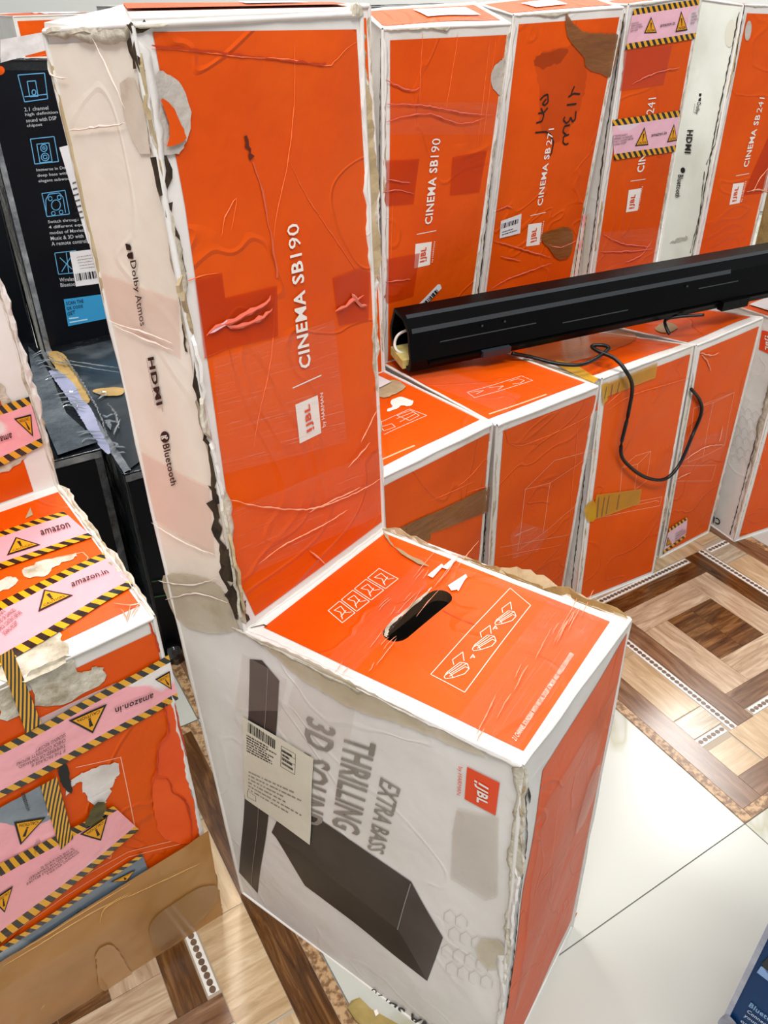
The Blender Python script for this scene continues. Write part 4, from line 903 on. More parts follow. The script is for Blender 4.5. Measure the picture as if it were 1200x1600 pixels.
cauton(R4, 'col', [(975, 78), (1085, 60), (1091, -2), (988, 14)], CAUT2, [[(1015, 26), (1004, 52), (1024, 51)], [(1062, 17), (1053, 50), (1072, 47)]],
       [('amazon.in', [(1029, 42), (1052, 38), (1052, 33), (1029, 37)], .01), (TT, [(982, 50), (1001, 46), (1001, 32), (984, 36)]), (TT, [(1076, 38), (1086, 36), (1088, 18), (1078, 20)])])
cauton(R4, 'col', [(958, 250), (1054, 236), (1061, 172), (955, 187)], CAUT2, [[(1005, 198), (990, 228), (1011, 226)], [(1051, 193), (1040, 222), (1056, 219)]],
       [('amazon.in', [(1015, 213), (1039, 209), (1039, 204), (1016, 208)], .01), (TT, [(957, 227), (987, 221), (988, 206), (955, 211)])])
R4.strip('clear_tape', 'col', [(925, 428), (1022, 418), (1030, 355), (935, 362)], CLEAR, .0018); R4.strip('red_tape_patch', 'col', [(965, 142), (1036, 132), (1050, 70), (972, 78)], mat('thin_red_tape', '#cf3f0c', rough=.2, alpha=.6, coat=.5), .0014)
R4.lines('tape_wrinkles', 'col', [[(940, 365), (970, 380), (1015, 385)], [(935, 393), (985, 392), (1020, 388)], [(975, 410), (1000, 398), (1018, 375)], [(985, 132), (1020, 115), (1060, 105)]], .0018, mat('tape_fold_highlight', '#d9614a'), .0028)
cauton(R4, 'front', [(1034, 866), (1070, 838), (1073, 806), (1044, 825)], CAUT2, [[(1042, 838), (1039, 852), (1048, 849)]], [(TT, [(1052, 846), (1069, 834), (1071, 821), (1053, 832)])])
R4.strip('clear_tape', 'front', [(1060, 745), (1125, 715), (1142, 665), (1075, 690)], CLEAR, .0018)
R4.lines('tape_wrinkles', 'front', [[(1065, 720), (1100, 698), (1130, 694)], [(1092, 550), (1110, 555), (1122, 550)], [(1094, 553), (1105, 566), (1108, 580)], [(1122, 690), (1128, 665)], [(1055, 748), (1078, 737)]], .0018, GL, .0028)
R4.patch('brown_wrap', 'low', [(1020, 515), (1040, 503), (1062, 512), (1050, 520), (1034, 522)], TAN, .002, rough=.001)
# caution tape strip on the seam between the third and fourth
R4.strip('caution_edge', 'sidec', [(909, 440), (918, 335), (924, 332), (917, 442)], mat('seam_tape', '#d8cfbf'), .002)
R3.strip('caution_edge', 'col', [(893, 445), (908, 335), (915, 335), (900, 442)], CAUT, .003)
# R5 print
R5.patch('side_panel', 'sidec', [(.01, .01), (.98, .01), (.98, .99), (.01, .99)], mat('cool_white_cardboard', '#dbdcd2', '#d0d1c6', .45, 8, bump=.2, col3='#c0bfb0', s3=6), .0004, px=False)
R5.text('Dolby', 'sidec', (1088.5, 160), (1085.5, 178), (1092.5, 178), (1096.5, 160), BLACKINK, .015); R5.text('ATMOS', 'sidec', (1086, 162), (1084, 176), (1085.3, 176), (1087.5, 162), BLACKINK)
R5.patch('logo_half', 'sidec', [(1093, 146), (1097, 146), (1096, 150), (1094, 151), (1092.5, 149)], BLACKINK, .0011); R5.patch('logo_half', 'sidec', [(1096, 152), (1095.5, 158), (1091.5, 158), (1092.5, 154)], BLACKINK, .0011)
R5.text('HDMI', 'sidec', (1075, 203), (1070.5, 239), (1080, 240), (1084.5, 203), BLACKINK, .035)
R5.patch('round_symbol', 'sidec', ell((1067.5, 266), 3.6, 4.6), BLACKINK, .0011)
R5.text('Bluetooth', 'sidec', (1060.5, 273), (1055.5, 308), (1063, 309), (1069, 273), BLACKINK, .02)
R5.patch('scuffed_area', 'sidec', [(1044, 382), (1060, 372), (1076, 368), (1074, 377), (1056, 380)], mat('grey_scuff', '#9a958a', '#b8b3a8', .8, 60, alpha=.6), .0012, rough=.002)
Q6 = ((1168, 260), (1193.5, 153), (1186, 152), (1160, 262))
R5.text('CINEMA SB', 'col', *Q6, WHITEINK, .024, f0=0, f1=.76); R5.text('241', 'col', *Q6, WHITEINK, .0, f0=.79, f1=1)
logo(R5, 'col', [(1145, 287), (1162, 285), (1155, 317), (1139, 320)], ((1149.5, 314), (1155.5, 291), (1148, 292), (1143, 315)), WHITEINK, REDINK, ((1158.5, 315), (1166, 283), (1163, 283), (1156, 315)), DV=((1149.4, 274.7), (1170, 271)))
R5.patch('oval_dent', 'sidec', ell((1142, 52), 8, 22, 18, .1), mat('greyish_dent', '#cfccbd'), .0012); R5.patch('peeled_print', 'col', ell((1168, 48), 5, 16, 16, .12), GREYTORN, .0016)
R5.patch('red_tape_patch', 'col', [(1178, 262), (1210, 190), (1210, 300), (1160, 305)], REDTAPE, .0014)
R5.lines('tape_wrinkles', 'col', [[(1175, 300), (1185, 280), (1200, 262)], [(1165, 300), (1185, 296), (1200, 300)]], .0022, GL, .0028)
for k_, pts_ in (('sidec', [(1164, 8), (1146, 118)]), ('sidec', [(1128, 175), (1118, 225), (1102, 262)]), ('sidec', [(1101, 268), (1095, 330), (1078, 400)])): R5.seam(k_, pts_, .0024, 5)
logo(R5, 'side', [(1191, 516), (1214, 520), (1209, 556), (1186, 546)], ((1196, 524), (1194, 545), (1204, 549), (1207, 526)), LOGOINK, WHITEINK, ((1181, 513), (1176, 541), (1179, 543), (1184, 514)))
R5.text('CINEMA SB241', 'side', (1127, 811), (1053, 778), (1052, 788), (1126, 821), BLACKINK, .02)
hx = []
for r in range(6):
    for c_ in range(4):
        cx_, cy_ = 1158 + c_ * 12 + (6 if r % 2 else 0) - r * 3, 640 + r * 15 + c_ * 4
        hx.append([(cx_ - 5, cy_ - 2), (cx_, cy_ - 6), (cx_ + 5, cy_), (cx_ + 5, cy_ + 7)]); hx.append([(cx_ - 5, cy_ - 2), (cx_ - 5, cy_ + 5)])
R5.lines('faint_hexagon_print', 'side', hx, .0006, PALEGREY)
R5.patch('white_slip', 'low', [(1170, 478), (1200, 466), (1222, 474), (1215, 492)], LABELW, .003)
R5.torn('side', 'r', .05, .9, .016, TORN, .002, 155)
# ------------------------------------------------------------------ carton at the lower left with caution tape
F = Carton('soundbar_carton', 'damaged orange carton at the lower left wrapped in pink and striped caution tape', (-.425, .405, .647, .056, -.024, .27, .256, .12, .528, .948),
           {(1, 0, 1): (241, 965), (1, 0, 0): (343, 1424), (1, 1, 1): (90, 758), (0, 0, 0): (10, 1637)}, seed=21, amp=.003, bulge=.002)
F.panels(dict(front=(.01, .003, .004, .016), low=(.003, .004, .022, .014), col=(.01, .026, .003, .012), top=(.006, .006, .016, .006)), ORANGE, ORANGE2)
k = 'low'
F.patch('bare_patch', k, [(90, 996), (112, 974), (118, 955), (60, 975), (30, 985), (-5, 1010), (0, 1072), (60, 1062), (105, 1040), (112, 1017)], TORN, .0014, rough=.002)
F.patch('bare_patch', k, [(33, 893), (60, 880), (120, 866), (122, 873), (85, 885), (78, 900), (42, 906)], TORN, .0014, rough=.002)
F.patch('bare_patch', k, [(-10, 910), (20, 900), (30, 915), (-10, 930)], TORN, .0014, rough=.002)
F.patch('dent_mark', k, [(40, 812), (48, 794), (52, 806)], TAN, .0014)
cauton(F, k, [(-40, 906), (146, 842), (100, 802), (-40, 848)], CAUT, [[(26, 843), (12, 872), (65, 855)]], [('amazon', [(66, 841), (112, 828), (108, 821), (64, 834)], .012)])
cauton(F, k, [(-40, 1068), (210, 918), (165, 866), (-40, 962)], CAUT, [[(70, 925), (61, 960), (116, 934)]], [('amazon.in', [(114, 922), (172, 900), (167, 894), (112, 913)], .012), (TT, [(10, 998), (44, 968), (18, 948), (-20, 975)])])
F.strip('clear_tape', k, [(120, 1010), (238, 950), (215, 925), (100, 975)], CLEAR, .002)
F.lines('tape_wrinkles', k, [[(178, 946), (205, 950), (222, 945)], [(190, 955), (200, 970)], [(205, 948), (198, 975)], [(220, 945), (205, 968)]], .001, GL, .0034)
F.lines('line_drawing', k, [[(58, 884), (90, 872), (130, 864), (138, 872), (135, 880)], [(85, 912), (95, 905), (110, 915)], [(120, 905), (135, 898), (140, 905)]], .0008, PALEINK)
k = 'front'
F.patch('bare_patch', k, [(37, 1048), (112, 1016), (124, 1052), (130, 1050), (148, 1040), (163, 1042), (167, 1062), (120, 1090), (60, 1110), (45, 1075)], TORN, .0016, rough=.002)
F.patch('bare_patch', k, [(-10, 1072), (30, 1055), (45, 1110), (0, 1130)], TORN, .0016, rough=.002)
t3 = cauton(F, k, [(-60, 1275), (277, 1090), (262, 1021), (-60, 1192)], CAUT, [[(143, 1142), (165, 1096), (105, 1122)], [(266, 1074), (263, 1045), (240, 1058)]],
            [('amazon.in', [(237, 1078), (177, 1102), (178, 1111), (236, 1088)], .014), (TT, [(100, 1140), (25, 1180), (20, 1205), (100, 1170)])])
F.strip('white_film_patch', k, [(60, 1150), (178, 1098), (180, 1065), (60, 1120)], mat('milky_film', '#dcd8d6', '#c8c6c6', .2, 12, alpha=.55, bump=.6, coat=.5), .0018)
cauton(F, k, [(-5, 1020), (38, 1140), (62, 1125), (16, 1008)], CAUTS, off=.0044)
F.patch('grey_film', k, [(-10, 1262), (60, 1225), (78, 1215), (90, 1275), (40, 1290), (-10, 1280)], mat('grey_plastic_film', '#65727e', '#8d969d', .2, 10, bump=.8, coat=.5), .003, rough=.001)
F.text('amazon.in', k, (30, 1234), (40, 1262), (46, 1260), (38, 1231), BLACKINK, .012, off=.0044)
cauton(F, k, [(-60, 1410), (90, 1315), (78, 1220), (-60, 1290)], CAUT, [[(30, 1316), (70, 1272), (20, 1280)]], [(TT, [(52, 1330), (62, 1312), (58, 1300), (50, 1318)])], off=.0026)
cauton(F, k, [(60, 1222), (92, 1322), (112, 1304), (86, 1208)], CAUTS, off=.0048)
F.patch('black_tear', k, [(88, 1195), (106, 1188), (108, 1215), (112, 1240), (100, 1232), (92, 1215)], mat('dark_tear', '#141312'), .0026, rough=.001)
cauton(F, k, [(-80, 1530), (215, 1292), (175, 1255), (-80, 1385)], CAUT, [[(155, 1308), (166, 1268), (122, 1298)], [(5, 1420), (18, 1378), (-15, 1400)]], [(TT, [(122, 1325), (40, 1382), (36, 1362), (110, 1318)])], off=.0038)
F.patch('ripped_print', k, [(100, 1245), (108, 1215), (128, 1205), (150, 1196), (185, 1188), (188, 1208), (178, 1215), (172, 1232), (166, 1252), (150, 1262), (132, 1240), (128, 1220), (118, 1222)], mat('bare_white_paper', '#ded6d0', '#c9bdb6', .7, 30), .0016, rough=.002)
F.patch('ripped_print', k, [(140, 1262), (150, 1245), (165, 1252), (158, 1275), (142, 1288), (128, 1285)], mat('dark_olive_tape', '#3a3418', '#6f6228', .3, 30), .0042, rough=.001)
cauton(F, k, [(-40, 1560), (232, 1362), (220, 1330), (-40, 1500)], CAUT3, [[(196, 1372), (210, 1354), (170, 1374)]], [('amazon.in', [(170, 1398), (118, 1426), (116, 1418), (166, 1392)], .012)], off=.0030)
F.lines('line_drawing', k, [[(118, 1198), (188, 1182), (210, 1290), (180, 1302), (172, 1340), (164, 1338), (163, 1325)], [(-5, 1462), (75, 1407), (130, 1368), (200, 1330), (296, 1306)], [(0, 1470), (100, 1400), (200, 1338), (300, 1312)]], .001, PALEINK)
F.patch('torn_bulge', k, [(252, 1090), (262, 1140), (246, 1165), (243, 1205), (236, 1215), (236, 1245), (248, 1310), (300, 1320), (312, 1290), (296, 1230), (288, 1180), (270, 1090)], mat('raised_orange', '#ee5710', '#e24c0c', .35, 10), .0016, rough=.001)
F.lines('pressed_crease', k, [[(255, 1095), (262, 1140), (246, 1165), (243, 1205), (236, 1222), (232, 1250)], [(240, 1212), (262, 1215), (268, 1235), (285, 1245), (296, 1275), (298, 1315)], [(270, 1095), (290, 1180)]], .0014, DORANGE, .0032)
F.strip('cardboard_wrap', k, [(-20, 1660), (345, 1427), (322, 1292), (-40, 1518)], TANWRAP, .0054, fold=.001)
F.patch('brown_tape', k, [(145, 1478), (172, 1462), (200, 1510), (204, 1512), (185, 1545), (150, 1538), (148, 1505)], mat('ochre_tape', '#a87018', '#b57c22', .25, 10, alpha=.9, coat=.4), .0074, rough=.001)
F.patch('brown_tape', k, [(225, 1430), (335, 1365), (338, 1405), (255, 1480), (235, 1470)], mat('dark_ochre_tape', '#96692e', '#a07236', .25, 10, alpha=.8, coat=.4), .0074, rough=.001)
F.lines('tape_wrinkles', k, [[(152, 1435), (160, 1410), (200, 1388)], [(0, 1500), (100, 1440), (200, 1385)], [(190, 1395), (310, 1340)], [(60, 1568), (66, 1560)], [(30, 1475), (200, 1372)]], .0008, mat('tan_fold_line', '#cf9c55'), .0078)
F.lip(F.c[1, 0, 0], F.c[1, 0, 1].lerp(F.c[1, 0, 0], .72), F.faces['front'][1] + F.faces['far'][1], .011, TANWRAP, 210, t=.006)
F.seam(k, [(232, 970), (244, 1000), (252, 1025)], .003, 3, m=DORANGE); F.torn(k, 'r', .3, .98, .006, WHITE, .0016, 211); F.torn('low', 'r', 0, 1, .006, TORN, .002, 212); F.torn('col', 'r', 0, 1, .005, TORN, .002, 213)
for i, (a, b, m_) in enumerate(((0, .5, TORN), (.3, .8, TAN), (.5, 1, TORN))): F.lip(F.c[1, 0, 1].lerp(F.c[1, 1, 1], a), F.c[1, 0, 1].lerp(F.c[1, 1, 1], b), Vector((0, 0, 1)) + F.faces['far'][1] * .6, .007, m_, 214 + i)
F.lip(F.c[1, 1, 1], F.c[1, 1, 2].lerp(F.c[1, 1, 1], .2), F.faces['farc'][1], .007, TAN, 220); F.lip(F.c[1, 1, 1], F.c[1, 1, 2].lerp(F.c[1, 1, 1], .2), F.faces['farc'][1] + F.faces['col'][1], .008, WHITE, 221)
k = 'col'
F.patch('bare_patch', k, [(-10, 600), (6, 600), (24, 650), (42, 700), (38, 722), (-10, 745), (-10, 690), (8, 685), (10, 660)][::1], TORN, .0014, rough=.002)
cauton(F, k, [(-40, 747), (66, 694), (44, 618), (-40, 645)], CAUT, [[(50, 680), (47, 645), (20, 652)]], [('amazon.in', [(16, 673), (-30, 690), (-28, 700), (17, 684)], .012)])
# ------------------------------------------------------------------ black cartons under film, at the left behind
GB = 'black L-shaped cartons wrapped in clear film at the left'
def blk(label, p, px, seed, clear=None):
    C = Carton('black_soundbar_carton', label, p, px, group=GB, body=FILM, seed=seed, amp=.0015, bulge=.001, clear=clear, gap=.012)
    C.patch('printed_panel', 'col', [(.03, .02), (.99, .02), (.99, .97), (.03, .97)], BLACKCARD, .001, px=False)
    C.patch('printed_panel', 'front', [(.02, .02), (.98, .02), (.98, .96), (.02, .96)], BLACKCARD, .001, px=False)
    C.strip('bunched_film', 'col', [(0, 0), (0, 1), (.06, 1), (.06, 0)], FILMEDGE, .003, px=False, fold=.004)
    C.strip('bunched_film', 'low', [(.0, .0), (.0, 1), (.07, 1), (.07, 0)], FILMEDGE, .003, px=False, fold=.006)
    C.strip('bunched_film', 'front', [(0, .97), (1, .97), (1, 1), (0, 1)], FILMEDGE, .003, px=False, fold=.004)
    C.strip('bunched_film', 'front', [(.94, 0), (.94, 1), (1, 1), (1, 0)], mat('clear_film_edge', '#20252b', '#4a5056', .2, 20, bump=.8, coat=.6), .003, px=False, fold=.003)
    return C
Kb = blk('black carton with blue line icons and white text on its tall part', (-.399, 1.036, .529, 0, 0, .17, .576, .10, .38, .893),
         {(0, 0, 1): (194, 742), (0, 1, 1): (72, 552), (0, 1, 2): (-42, 93)}, 31)
Ka = blk('black carton at the left edge, its low part rising behind the taped carton', (-.631, 1.017, .55, 0, 0, .2, .56, .10, .38, .893),
         {(1, 0, 1): (157, 702), (1, 1, 1): (56, 542), (1, 1, 2): (-58, 86)}, 32, Kb)
Kb.patch('grey_sheen_panel', 'low', [(80, 556), (178, 532), (230, 715), (200, 738), (150, 660)], GREYTOP, .003)
Kb.patch('kraft_strip', 'low', [(70, 553), (100, 553), (118, 585), (145, 630), (132, 640), (100, 596)], mat('kraft_paper', '#b3945c', '#9b7d49', .6, 20), .006, rough=.001)
Kb.patch('kraft_strip', 'low', [(140, 613), (195, 608), (195, 622), (160, 624)], mat('kraft_paper', '#b3945c'), .006, rough=.001)
Kb.patch('lilac_foam', 'low', [(75, 585), (98, 588), (120, 610), (130, 632), (145, 645), (158, 680), (178, 715), (168, 720), (140, 680), (115, 640), (90, 605)], LILAC, .010, rough=.001)
Kb.lines('film_strands', 'low', [[(90, 560), (112, 580), (150, 640), (170, 690)], [(70, 570), (130, 582), (190, 592)], [(100, 572), (140, 578), (190, 585)], [(180, 690), (190, 665)], [(170, 640), (182, 655), (188, 680)]], .0026, mat('film_strand', '#6f7274', rough=.15, coat=.8), .013)
Ka.patch('grey_sheen_panel', 'low', [(45, 545), (62, 560), (85, 600), (105, 650), (155, 695), (92, 716), (60, 640)], mat('silver_film_sheen', '#3c434a', '#6c7479', .15, 8, bump=1, bscale=22, coat=.8, bdist=.01), .006)  # silver reflections of the film painted as grey
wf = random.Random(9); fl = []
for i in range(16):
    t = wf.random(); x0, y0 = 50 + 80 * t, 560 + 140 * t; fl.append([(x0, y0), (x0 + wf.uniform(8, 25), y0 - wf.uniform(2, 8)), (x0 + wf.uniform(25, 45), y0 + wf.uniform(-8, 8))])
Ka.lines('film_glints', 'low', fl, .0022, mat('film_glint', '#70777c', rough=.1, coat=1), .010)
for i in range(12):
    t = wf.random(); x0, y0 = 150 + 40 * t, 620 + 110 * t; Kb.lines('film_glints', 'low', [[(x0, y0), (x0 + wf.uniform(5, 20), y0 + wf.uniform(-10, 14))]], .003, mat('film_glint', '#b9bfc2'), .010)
k = 'col'
Kb.lines('printed_icon', k, [[(27.5, 117), (69, 114), (74, 154), (38, 159), (27.5, 117)], [(42, 127), (55, 126), (59, 150), (46, 151), (42, 127)], [(38, 151), (73, 147)], ell((52.5, 144), 3, 4) + [(55.5, 144)]], .0015, BLUEINK, .0026)
Kb.lines('printed_icon', k, [[(47, 217), (84, 213), (91, 252), (54, 256), (47, 217)], [(57, 225), (76, 223), (81, 252), (62, 254), (57, 225)], ell((68, 231), 5, 5.5) + [(73, 231)], ell((70, 245), 6, 6) + [(76, 245)], ell((68, 231), 2, 2), ell((70, 245), 3, 3)], .0015, BLUEINK, .0026)
Kb.lines('printed_icon', k, [[(65, 302), (101, 297), (108, 334), (73, 338), (65, 302)], [(72, 335), (71, 312), (76, 303), (92, 301), (98, 308), (102, 332)], ell((87, 320), 7, 8) + [(94, 320)], ell((78, 310), 3, 3.4), ell((92, 308), 3, 3.4), ell((83, 333), 3, 3), ell((95, 331), 3, 3)], .0015, BLUEINK, .0026)
Kb.lines('printed_icon', k, [[(85, 395), (118, 391), (124, 425), (91, 428), (85, 395)], [(93, 402), (112, 420)], [(112, 398), (96, 424)], [(103, 394), (107, 426)]], .0015, BLUEINK, .0026)
WT = mat('grey_white_ink', '#b9bcc0', rough=.5)
def para(C, k, lines_, x, y, dx, dy, h, cw):
    for i, s_ in enumerate(lines_):
        X, Y = x + dx * i, y + dy * i; w_ = cw * len(s_)
        C.text(s_, k, (X, Y), (X + w_, Y - w_ * .085), (X + w_ - 1, Y - w_ * .085 - h), (X - 1, Y - h), WT, .006, .0026)
para(Kb, k, ['2.1 channel', 'high definition', 'sound with DSP', 'chipset'], 38, 174, 1.4, 8.6, 6, 3.4)
para(Kb, k, ['Immerse in Dolby', 'deep bass with', 'elegant subwoofer'], 57, 269, 1.6, 8.6, 6, 3.4)
para(Kb, k, ['Switch through', '4 different equalizer', 'modes of Movies,', 'Music & 3D with', 'A remote control'], 75, 350, 1.4, 8.4, 6, 3.4)
para(Kb, k, ['Wireless', 'Bluetooth'], 93, 440, 1.6, 8, 6, 3.2)
t_ = Kb.patch('paper_sticker', k, [(92, 230), (108, 226), (130, 270), (146, 378), (137, 380), (116, 310)], LABELW, .003); smallprint(Kb, k, [(118, 345), (138, 340), (124, 275), (112, 280)], 7, t_, h=.3, off=.004)
t_ = Kb.patch('barcode_sticker', k, [(108, 393), (160, 387), (170, 440), (118, 447)], LABELW, .0035); barcode(Kb, k, [(119, 438), (160, 432), (158, 421), (117, 427)], t_, n=22, off=.0045); smallprint(Kb, k, [(125, 420), (158, 416), (155, 392), (118, 398)], 5, t_, h=.2, m=GREYINK, off=.0045)
t_ = Kb.patch('blue_sticker', k, [(99, 467), (172, 457), (176, 495), (106, 509)], BLUELABEL, .0032)
NV = mat('navy_ink', '#123250')
for i, (s_, w_) in enumerate((('SCAN THE', 27), ('QR CODE', 25), ('GET', 12))): Kb.text(s_, k, (103 + i, 476 + i * 8.5), (103 + i + w_, 472 + i * 8.5), (102 + i + w_, 466.5 + i * 8.5), (102 + i, 470.5 + i * 8.5), NV, .02, .0042, parent=t_)
Kb.lines('label_bar', k, [[(107, 497), (122, 495)], [(108, 503), (136, 498)]], .0028, mat('pale_blue_ink', '#a8d2e6'), .0042, parent=t_)
Kb.patch('orange_dot', k, ell((0, 110), 7, 7), ORANGE2, .002)
Kb.text('S', 'front', (-2, 0), (-1, 0), (-1, 1), (-2, 1), WT) if False else None
Ka.text('s', 'front', (114, 800), (122, 797), (121, 788), (113, 791), WT, .03, .003)
GREEN = mat('green_line_ink', '#2c6b2e', rough=.4)
Kb.lines('green_line_print', 'front', [[(236, 907), (262, 903)], [(240, 931), (270, 926)]], .002, GREEN, .004)
Kb.patch('white_film_lid', 'top', [(.02, .05), (.98, .05), (.98, .95), (.02, .95)], mat('milky_top_film', '#b9b4b4', '#ddd6d4', .2, 8, bump=.8, coat=.5), .003, px=False)
Kb.strip('white_film_lid', k, [(0, 98), (72, 78), (68, 50), (0, 62)], mat('milky_top_film', '#b9b4b4'), .004, fold=.004)
# ------------------------------------------------------------------ cartons further back: only tops show
def attop(px, H, yaw, w, dl, dc, h):
    P = onz(px, H); o = P - rot(yaw, 0, 0) @ Vector((0, dl, 0)); return (o.x, o.y, yaw, 0, 0, w, dl, dc, h, H)
GT = 'cartons further back showing only their tops'
def back(label, px, H, yaw, w, dc, body, m, seed):
    p = attop(px, H, yaw, w, .2, dc, .45); C = Carton('back_row_carton', label, p, None, group=GT, body=body, seed=seed, amp=.003, bulge=.001)
    if m: C.panels(dict(front=(.01, .01, .01, .01), col=(.01, .01, .01, .012), top=(.008, .008, .012, .008)), ORANGE, m)
    return C
T1 = back('orange-topped carton with a white label in the top left corner, beyond the black cartons', (20, 26), .93, .62, .30, .34, WHITE, ORANGE2, 51)
T1.patch('white_label', 'top', [(.42, .12), (.9, .14), (.88, .9), (.46, .92)], LABELW, .002, px=False)
T2 = back('grey film-topped carton behind the foreground column at the top', (215, 12), .96, .6, .26, .30, mat('grey_card', '#b4b4b0', '#8f8f8c', .4, 9, bump=.4), None, 52)
T3 = back('dark carton with an orange stripe beyond the second column', (565, 13), .945, .45, .36, .22, FILM, None, 53)
v, f = boxverts(-.11, .11, -.10, .10, 0, .7)
o = bpy.data.objects.new('kraft_carton', None)
KC = Carton('kraft_carton', 'plain brown carton at the right edge behind the end of the soundbar', (1.03, 1.72, .416, 0, -.03, .22, .05, .2, .4, .93), None, body=BROWN, seed=61, amp=.003)
KC.strip('brown_tape', 'col', [(.4, 0), (.4, 1), (.7, 1), (.7, 0)], TANWRAP, .001, px=False)
# ------------------------------------------------------------------ black soundbar lying on the row
A0 = onz((640, 582), .519); A1 = onz((1128, 480), .519); d_ = (A1 - A0); d_.z = 0; d_.normalize(); nrm = Vector((-d_.y, d_.x, 0))
SB = empty('soundbar', A0 + d_ * .45, 'long black soundbar with an open left end lying across the low cartons', 'soundbar')
# profile in (back, up): front-bottom, front-mid ...
prof = [(0, 0), (-.004, .016), (.004, .062), (.022, .078), (.052, .082), (.066, .050), (.064, .034), (.046, .003)]
def at_(s_, b, u): return A0 + d_ * s_ + nrm * b + Vector((0, 0, u))
Lb = .92; n_ = len(prof); inn = [(.033 + (b - .033) * .84, .04 + (u - .04) * .86) for b, u in prof]
vs = [at_(0, *p) for p in prof] + [at_(Lb, *p) for p in prof] + [at_(0, *p) for p in inn] + [at_(.06, *p) for p in inn]
fs = [(i, (i + 1) % n_, n_ + (i + 1) % n_, n_ + i) for i in range(n_)] + [tuple(range(2 * n_ - 1, n_ - 1, -1))] + [(i, 2 * n_ + i, 2 * n_ + (i + 1) % n_, (i + 1) % n_) for i in range(n_)] + [(2 * n_ + i, 3 * n_ + i, 3 * n_ + (i + 1) % n_, 2 * n_ + (i + 1) % n_) for i in range(n_)] + [tuple(range(3 * n_, 4 * n_))]
build('housing', vs, fs, PLASTIC, SB)
def strip3(name, s0, s1, b0, u0, b1, u1, m, lift=.0008):
    fn = d_.cross(at_(0, b1, u1) - at_(0, b0, u0)).normalized(); fn = -fn if fn.dot(at_(0, b0, u0) - at_(0, .04, .04)) < 0 else fn
    P = [at_(s0, b0, u0), at_(s1, b0, u0), at_(s1, b1, u1), at_(s0, b1, u1)]
    return build(name, [p for p in P] + [p + fn * lift for p in P], [(4, 5, 6, 7), (0, 1, 5, 4), (1, 2, 6, 5), (2, 3, 7, 6), (3, 0, 4, 7)], m, SB)
SHINE = mat('polished_black_edge', '#2a2d30', rough=.15, coat=.8)
strip3('top_ridge', .005, Lb, .019, .075, .024, .079, SHINE, .001); strip3('top_ridge', .005, .62, .003, .058, .005, .0645, SHINE, .001)
for s0, s1, u in ((.05, .22, .038), (.27, .40, .030), (.55, .64, .042)): strip3('molded_line', s0, s1, -.004 + (u - .016) * .17, u, -.0035 + (u - .016) * .17, u + .0015, SHINE)
strip3('foot_bracket', .12, .17, -.003, .004, -.004, .014, mat('bracket_grey', '#2b3036', rough=.3), .008)
strip3('foot_bracket', .60, .66, -.003, .0, -.004, .016, PLASTIC, .012); strip3('lower_rail', .03, .9, -.002, .009, -.0035, .013, PLASTIC, .004)
for s_ in (.12, .16, .52): strip3('screw', s_, s_ + .003, -.001, .05, -.0005, .053, SHINE)
v = [at_(-.006, .012, .002), at_(-.006, .052, .010), at_(.05, .052, .010), at_(.05, .012, .002)]; v += [p + Vector((0, 0, .013)) for p in v]
build('yellow_foam_pad', v, [(0, 3, 2, 1), (4, 5, 6, 7), (0, 1, 5, 4), (1, 2, 6, 5), (2, 3, 7, 6), (3, 0, 4, 7)], FOAM, SB)
tube('white_wire', [at_(.03, .04, .052), at_(.004, .042, .045), at_(-.004, .042, .032), at_(-.003, .036, .022), at_(.008, .032, .016)], .0022, WIREW, SB)
tube('power_cord', [onz(p, z_) for p, z_ in (((800, 552), .515), ((830, 558), .505), ((870, 568), .497), ((905, 570), .496), ((928, 562), .497), ((948, 548), .499), ((950, 542), .503), ((938, 539), .506), ((925, 541), .503), ((935, 549), .500), ((960, 560), .497))] +
     [onplane(p, R3.c[0, 0, 1] + R3.faces['front'][1] * o_, R3.faces['front'][1]) for p, o_ in (((978, 580), .012), ((988, 605), .010), ((981, 650), .008), ((970, 705), .008), ((985, 730), .009), ((1012, 747), .011), ((1040, 748), .014), ((1062, 725), .016))] +
     [onplane(p, R4.c[0, 0, 1] + R4.faces['front'][1] * .010, R4.faces['front'][1]) for p in ((1082, 680), (1096, 645), (1093, 625), (1080, 608))], .0032, RUBBER, SB)
tube('power_cord', [onz(p, z_) for p, z_ in (((1100, 492), .525), ((1060, 495), .52), ((1040, 500), .515), ((1041, 512), .507), ((1046, 522), .50))], .0028, RUBBER, SB)
# ------------------------------------------------------------------ blue box at the lower right
c0 = onz((1082, 1688)); up_ = Vector((0, 0, 1)); vpd = ray((-1040, -10)); dB = Vector((-vpd.x, -vpd.y, 0)).normalized(); back_ = Vector((-dB.y, dB.x, 0)) if Vector((-dB.y, dB.x, 0)).y > 0 else Vector((dB.y, -dB.x, 0))
ctr = c0 + dB * .2 + back_ * .08; BB = empty('blue_box', ctr, 'dark blue printed box in the bottom right corner', 'box')
hB = .36
v = [c0, c0 + dB * .4, c0 + dB * .4 + back_ * .16, c0 + back_ * .16]; v += [p + up_ * hB for p in v]
ob_ = build('box_shell', v, [(0, 3, 2, 1), (4, 5, 6, 7), (0, 1, 5, 4), (1, 2, 6, 5), (2, 3, 7, 6), (3, 0, 4, 7)], BLUEBOX, BB)
class Plane: pass
BF = Carton.__new__(Carton); BF.root = BB; BF.seed = 0; BF.amp = 0; BF.bulge = 0
BF.faces = {'f': ([c0, c0 + dB * .4, c0 + dB * .4 + up_ * hB, c0 + up_ * hB], -back_, .4, hB)}
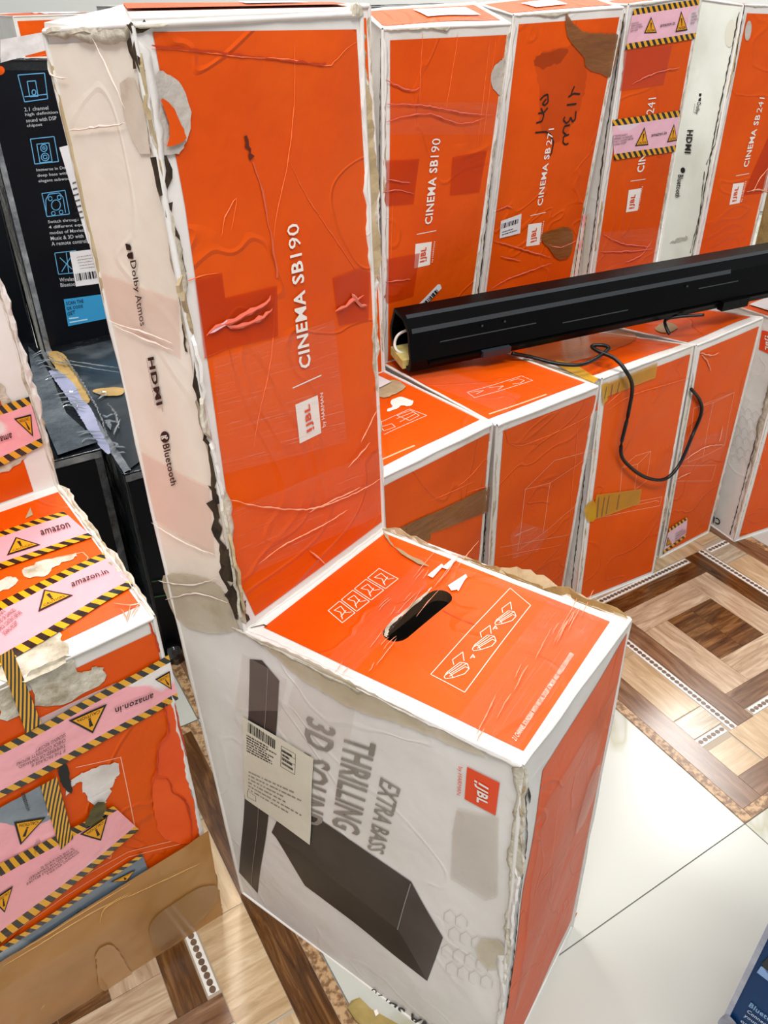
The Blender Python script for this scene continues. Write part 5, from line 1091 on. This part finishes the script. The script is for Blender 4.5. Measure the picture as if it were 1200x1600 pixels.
BF.strip('pale_edge_strip', 'f', [(0, 0), (0, 1), (.012, 1), (.012, 0)], mat('pale_edge_grey', '#8e93a4', '#b5b8c4', .2, 20, bump=.8), .002, px=False, fold=.002)  # pale grey strip along the left edge
BF.patch('crushed_corner', 'f', [(1118, 1602), (1136, 1578), (1150, 1592), (1162, 1612)], mat('crumpled_film', '#6c6f80', '#9a9cab', .3, 40, bump=1), .003, rough=.001)
BF.patch('product_picture', 'f', [(1190, 1505), (1215, 1480), (1225, 1530), (1200, 1520)], mat('dark_picture', '#10120e'), .001); BF.patch('pale_blue_strip', 'f', [(1190, 1508), (1183, 1518), (1222, 1548), (1228, 1536)], mat('pale_blue_band', '#86a8d8'), .001)
LB_ = mat('pale_blue_print', '#7fa6cf'); LW_ = mat('bluish_white_print', '#c4d3e4')
BF.text('Bluetooth', 'f', (1170, 1571), (1222, 1610), (1226, 1604), (1174, 1565), LB_, .02, .001)
for i, s_ in enumerate(('Connect', 'your smart', 'or tablet', 'and play')): BF.text(s_, 'f', (1167 - i * 5, 1580 + i * 7.5), (1167 - i * 5 + 4.6 * len(s_), 1580 + i * 7.5 + 3.4 * len(s_)), (1170 - i * 5 + 4.6 * len(s_), 1576 + i * 7.5 + 3.4 * len(s_)), (1170 - i * 5, 1576 + i * 7.5), LW_, .008, .001)
# ------------------------------------------------------------------ scrap of board on the floor
sp = [onz(p, .002) for p in ((549, 1566), (562, 1562), (580, 1578), (622, 1602), (626, 1625), (585, 1622), (556, 1596), (543, 1578))]
n0 = len(sp); tp = [p + Vector((0, 0, .004 + .002 * math.sin(i * 2))) for i, p in enumerate(sp)]
sc = build('cardboard_scrap', sp + tp, [tuple(range(n0))[::-1], tuple(range(n0, 2 * n0))] + [(i, (i + 1) % n0, n0 + (i + 1) % n0, n0 + i) for i in range(n0)], mat('greenish_kraft', '#a58f55', '#8e7a45', .8, 30, bump=.5))
place_origin(sc); tagit(sc, 'small torn scrap of tan cardboard on the floor under the white printed carton side', 'cardboard')
w1 = [onz(p, .008) for p in ((584, 1579), (589, 1577), (592, 1584), (587, 1588))]; build('white_fleck', w1, [(0, 1, 2, 3)], WHITEINK, sc)
bg = [onz(p, .012) for p in ((258, 1018), (270, 1010), (284, 1012), (288, 1024), (276, 1032), (262, 1030))]
bt = [p + Vector((0, 0, .02)) for p in bg]; m_ = len(bg)
o = build('plastic_bag', [Vector((p.x, p.y, 0)) for p in bg] + [p.lerp(sum(bt, Vector()) / m_, .35) for p in bt], [tuple(range(m_))[::-1], tuple(range(m_, 2 * m_))] + [(i, (i + 1) % m_, m_ + (i + 1) % m_, m_ + i) for i in range(m_)], mat('black_film_lump', '#0a0b0d', rough=.15, coat=1), smooth=True)
place_origin(o); tagit(o, 'small crumpled lump of black plastic at the foot of the black cartons', 'plastic')
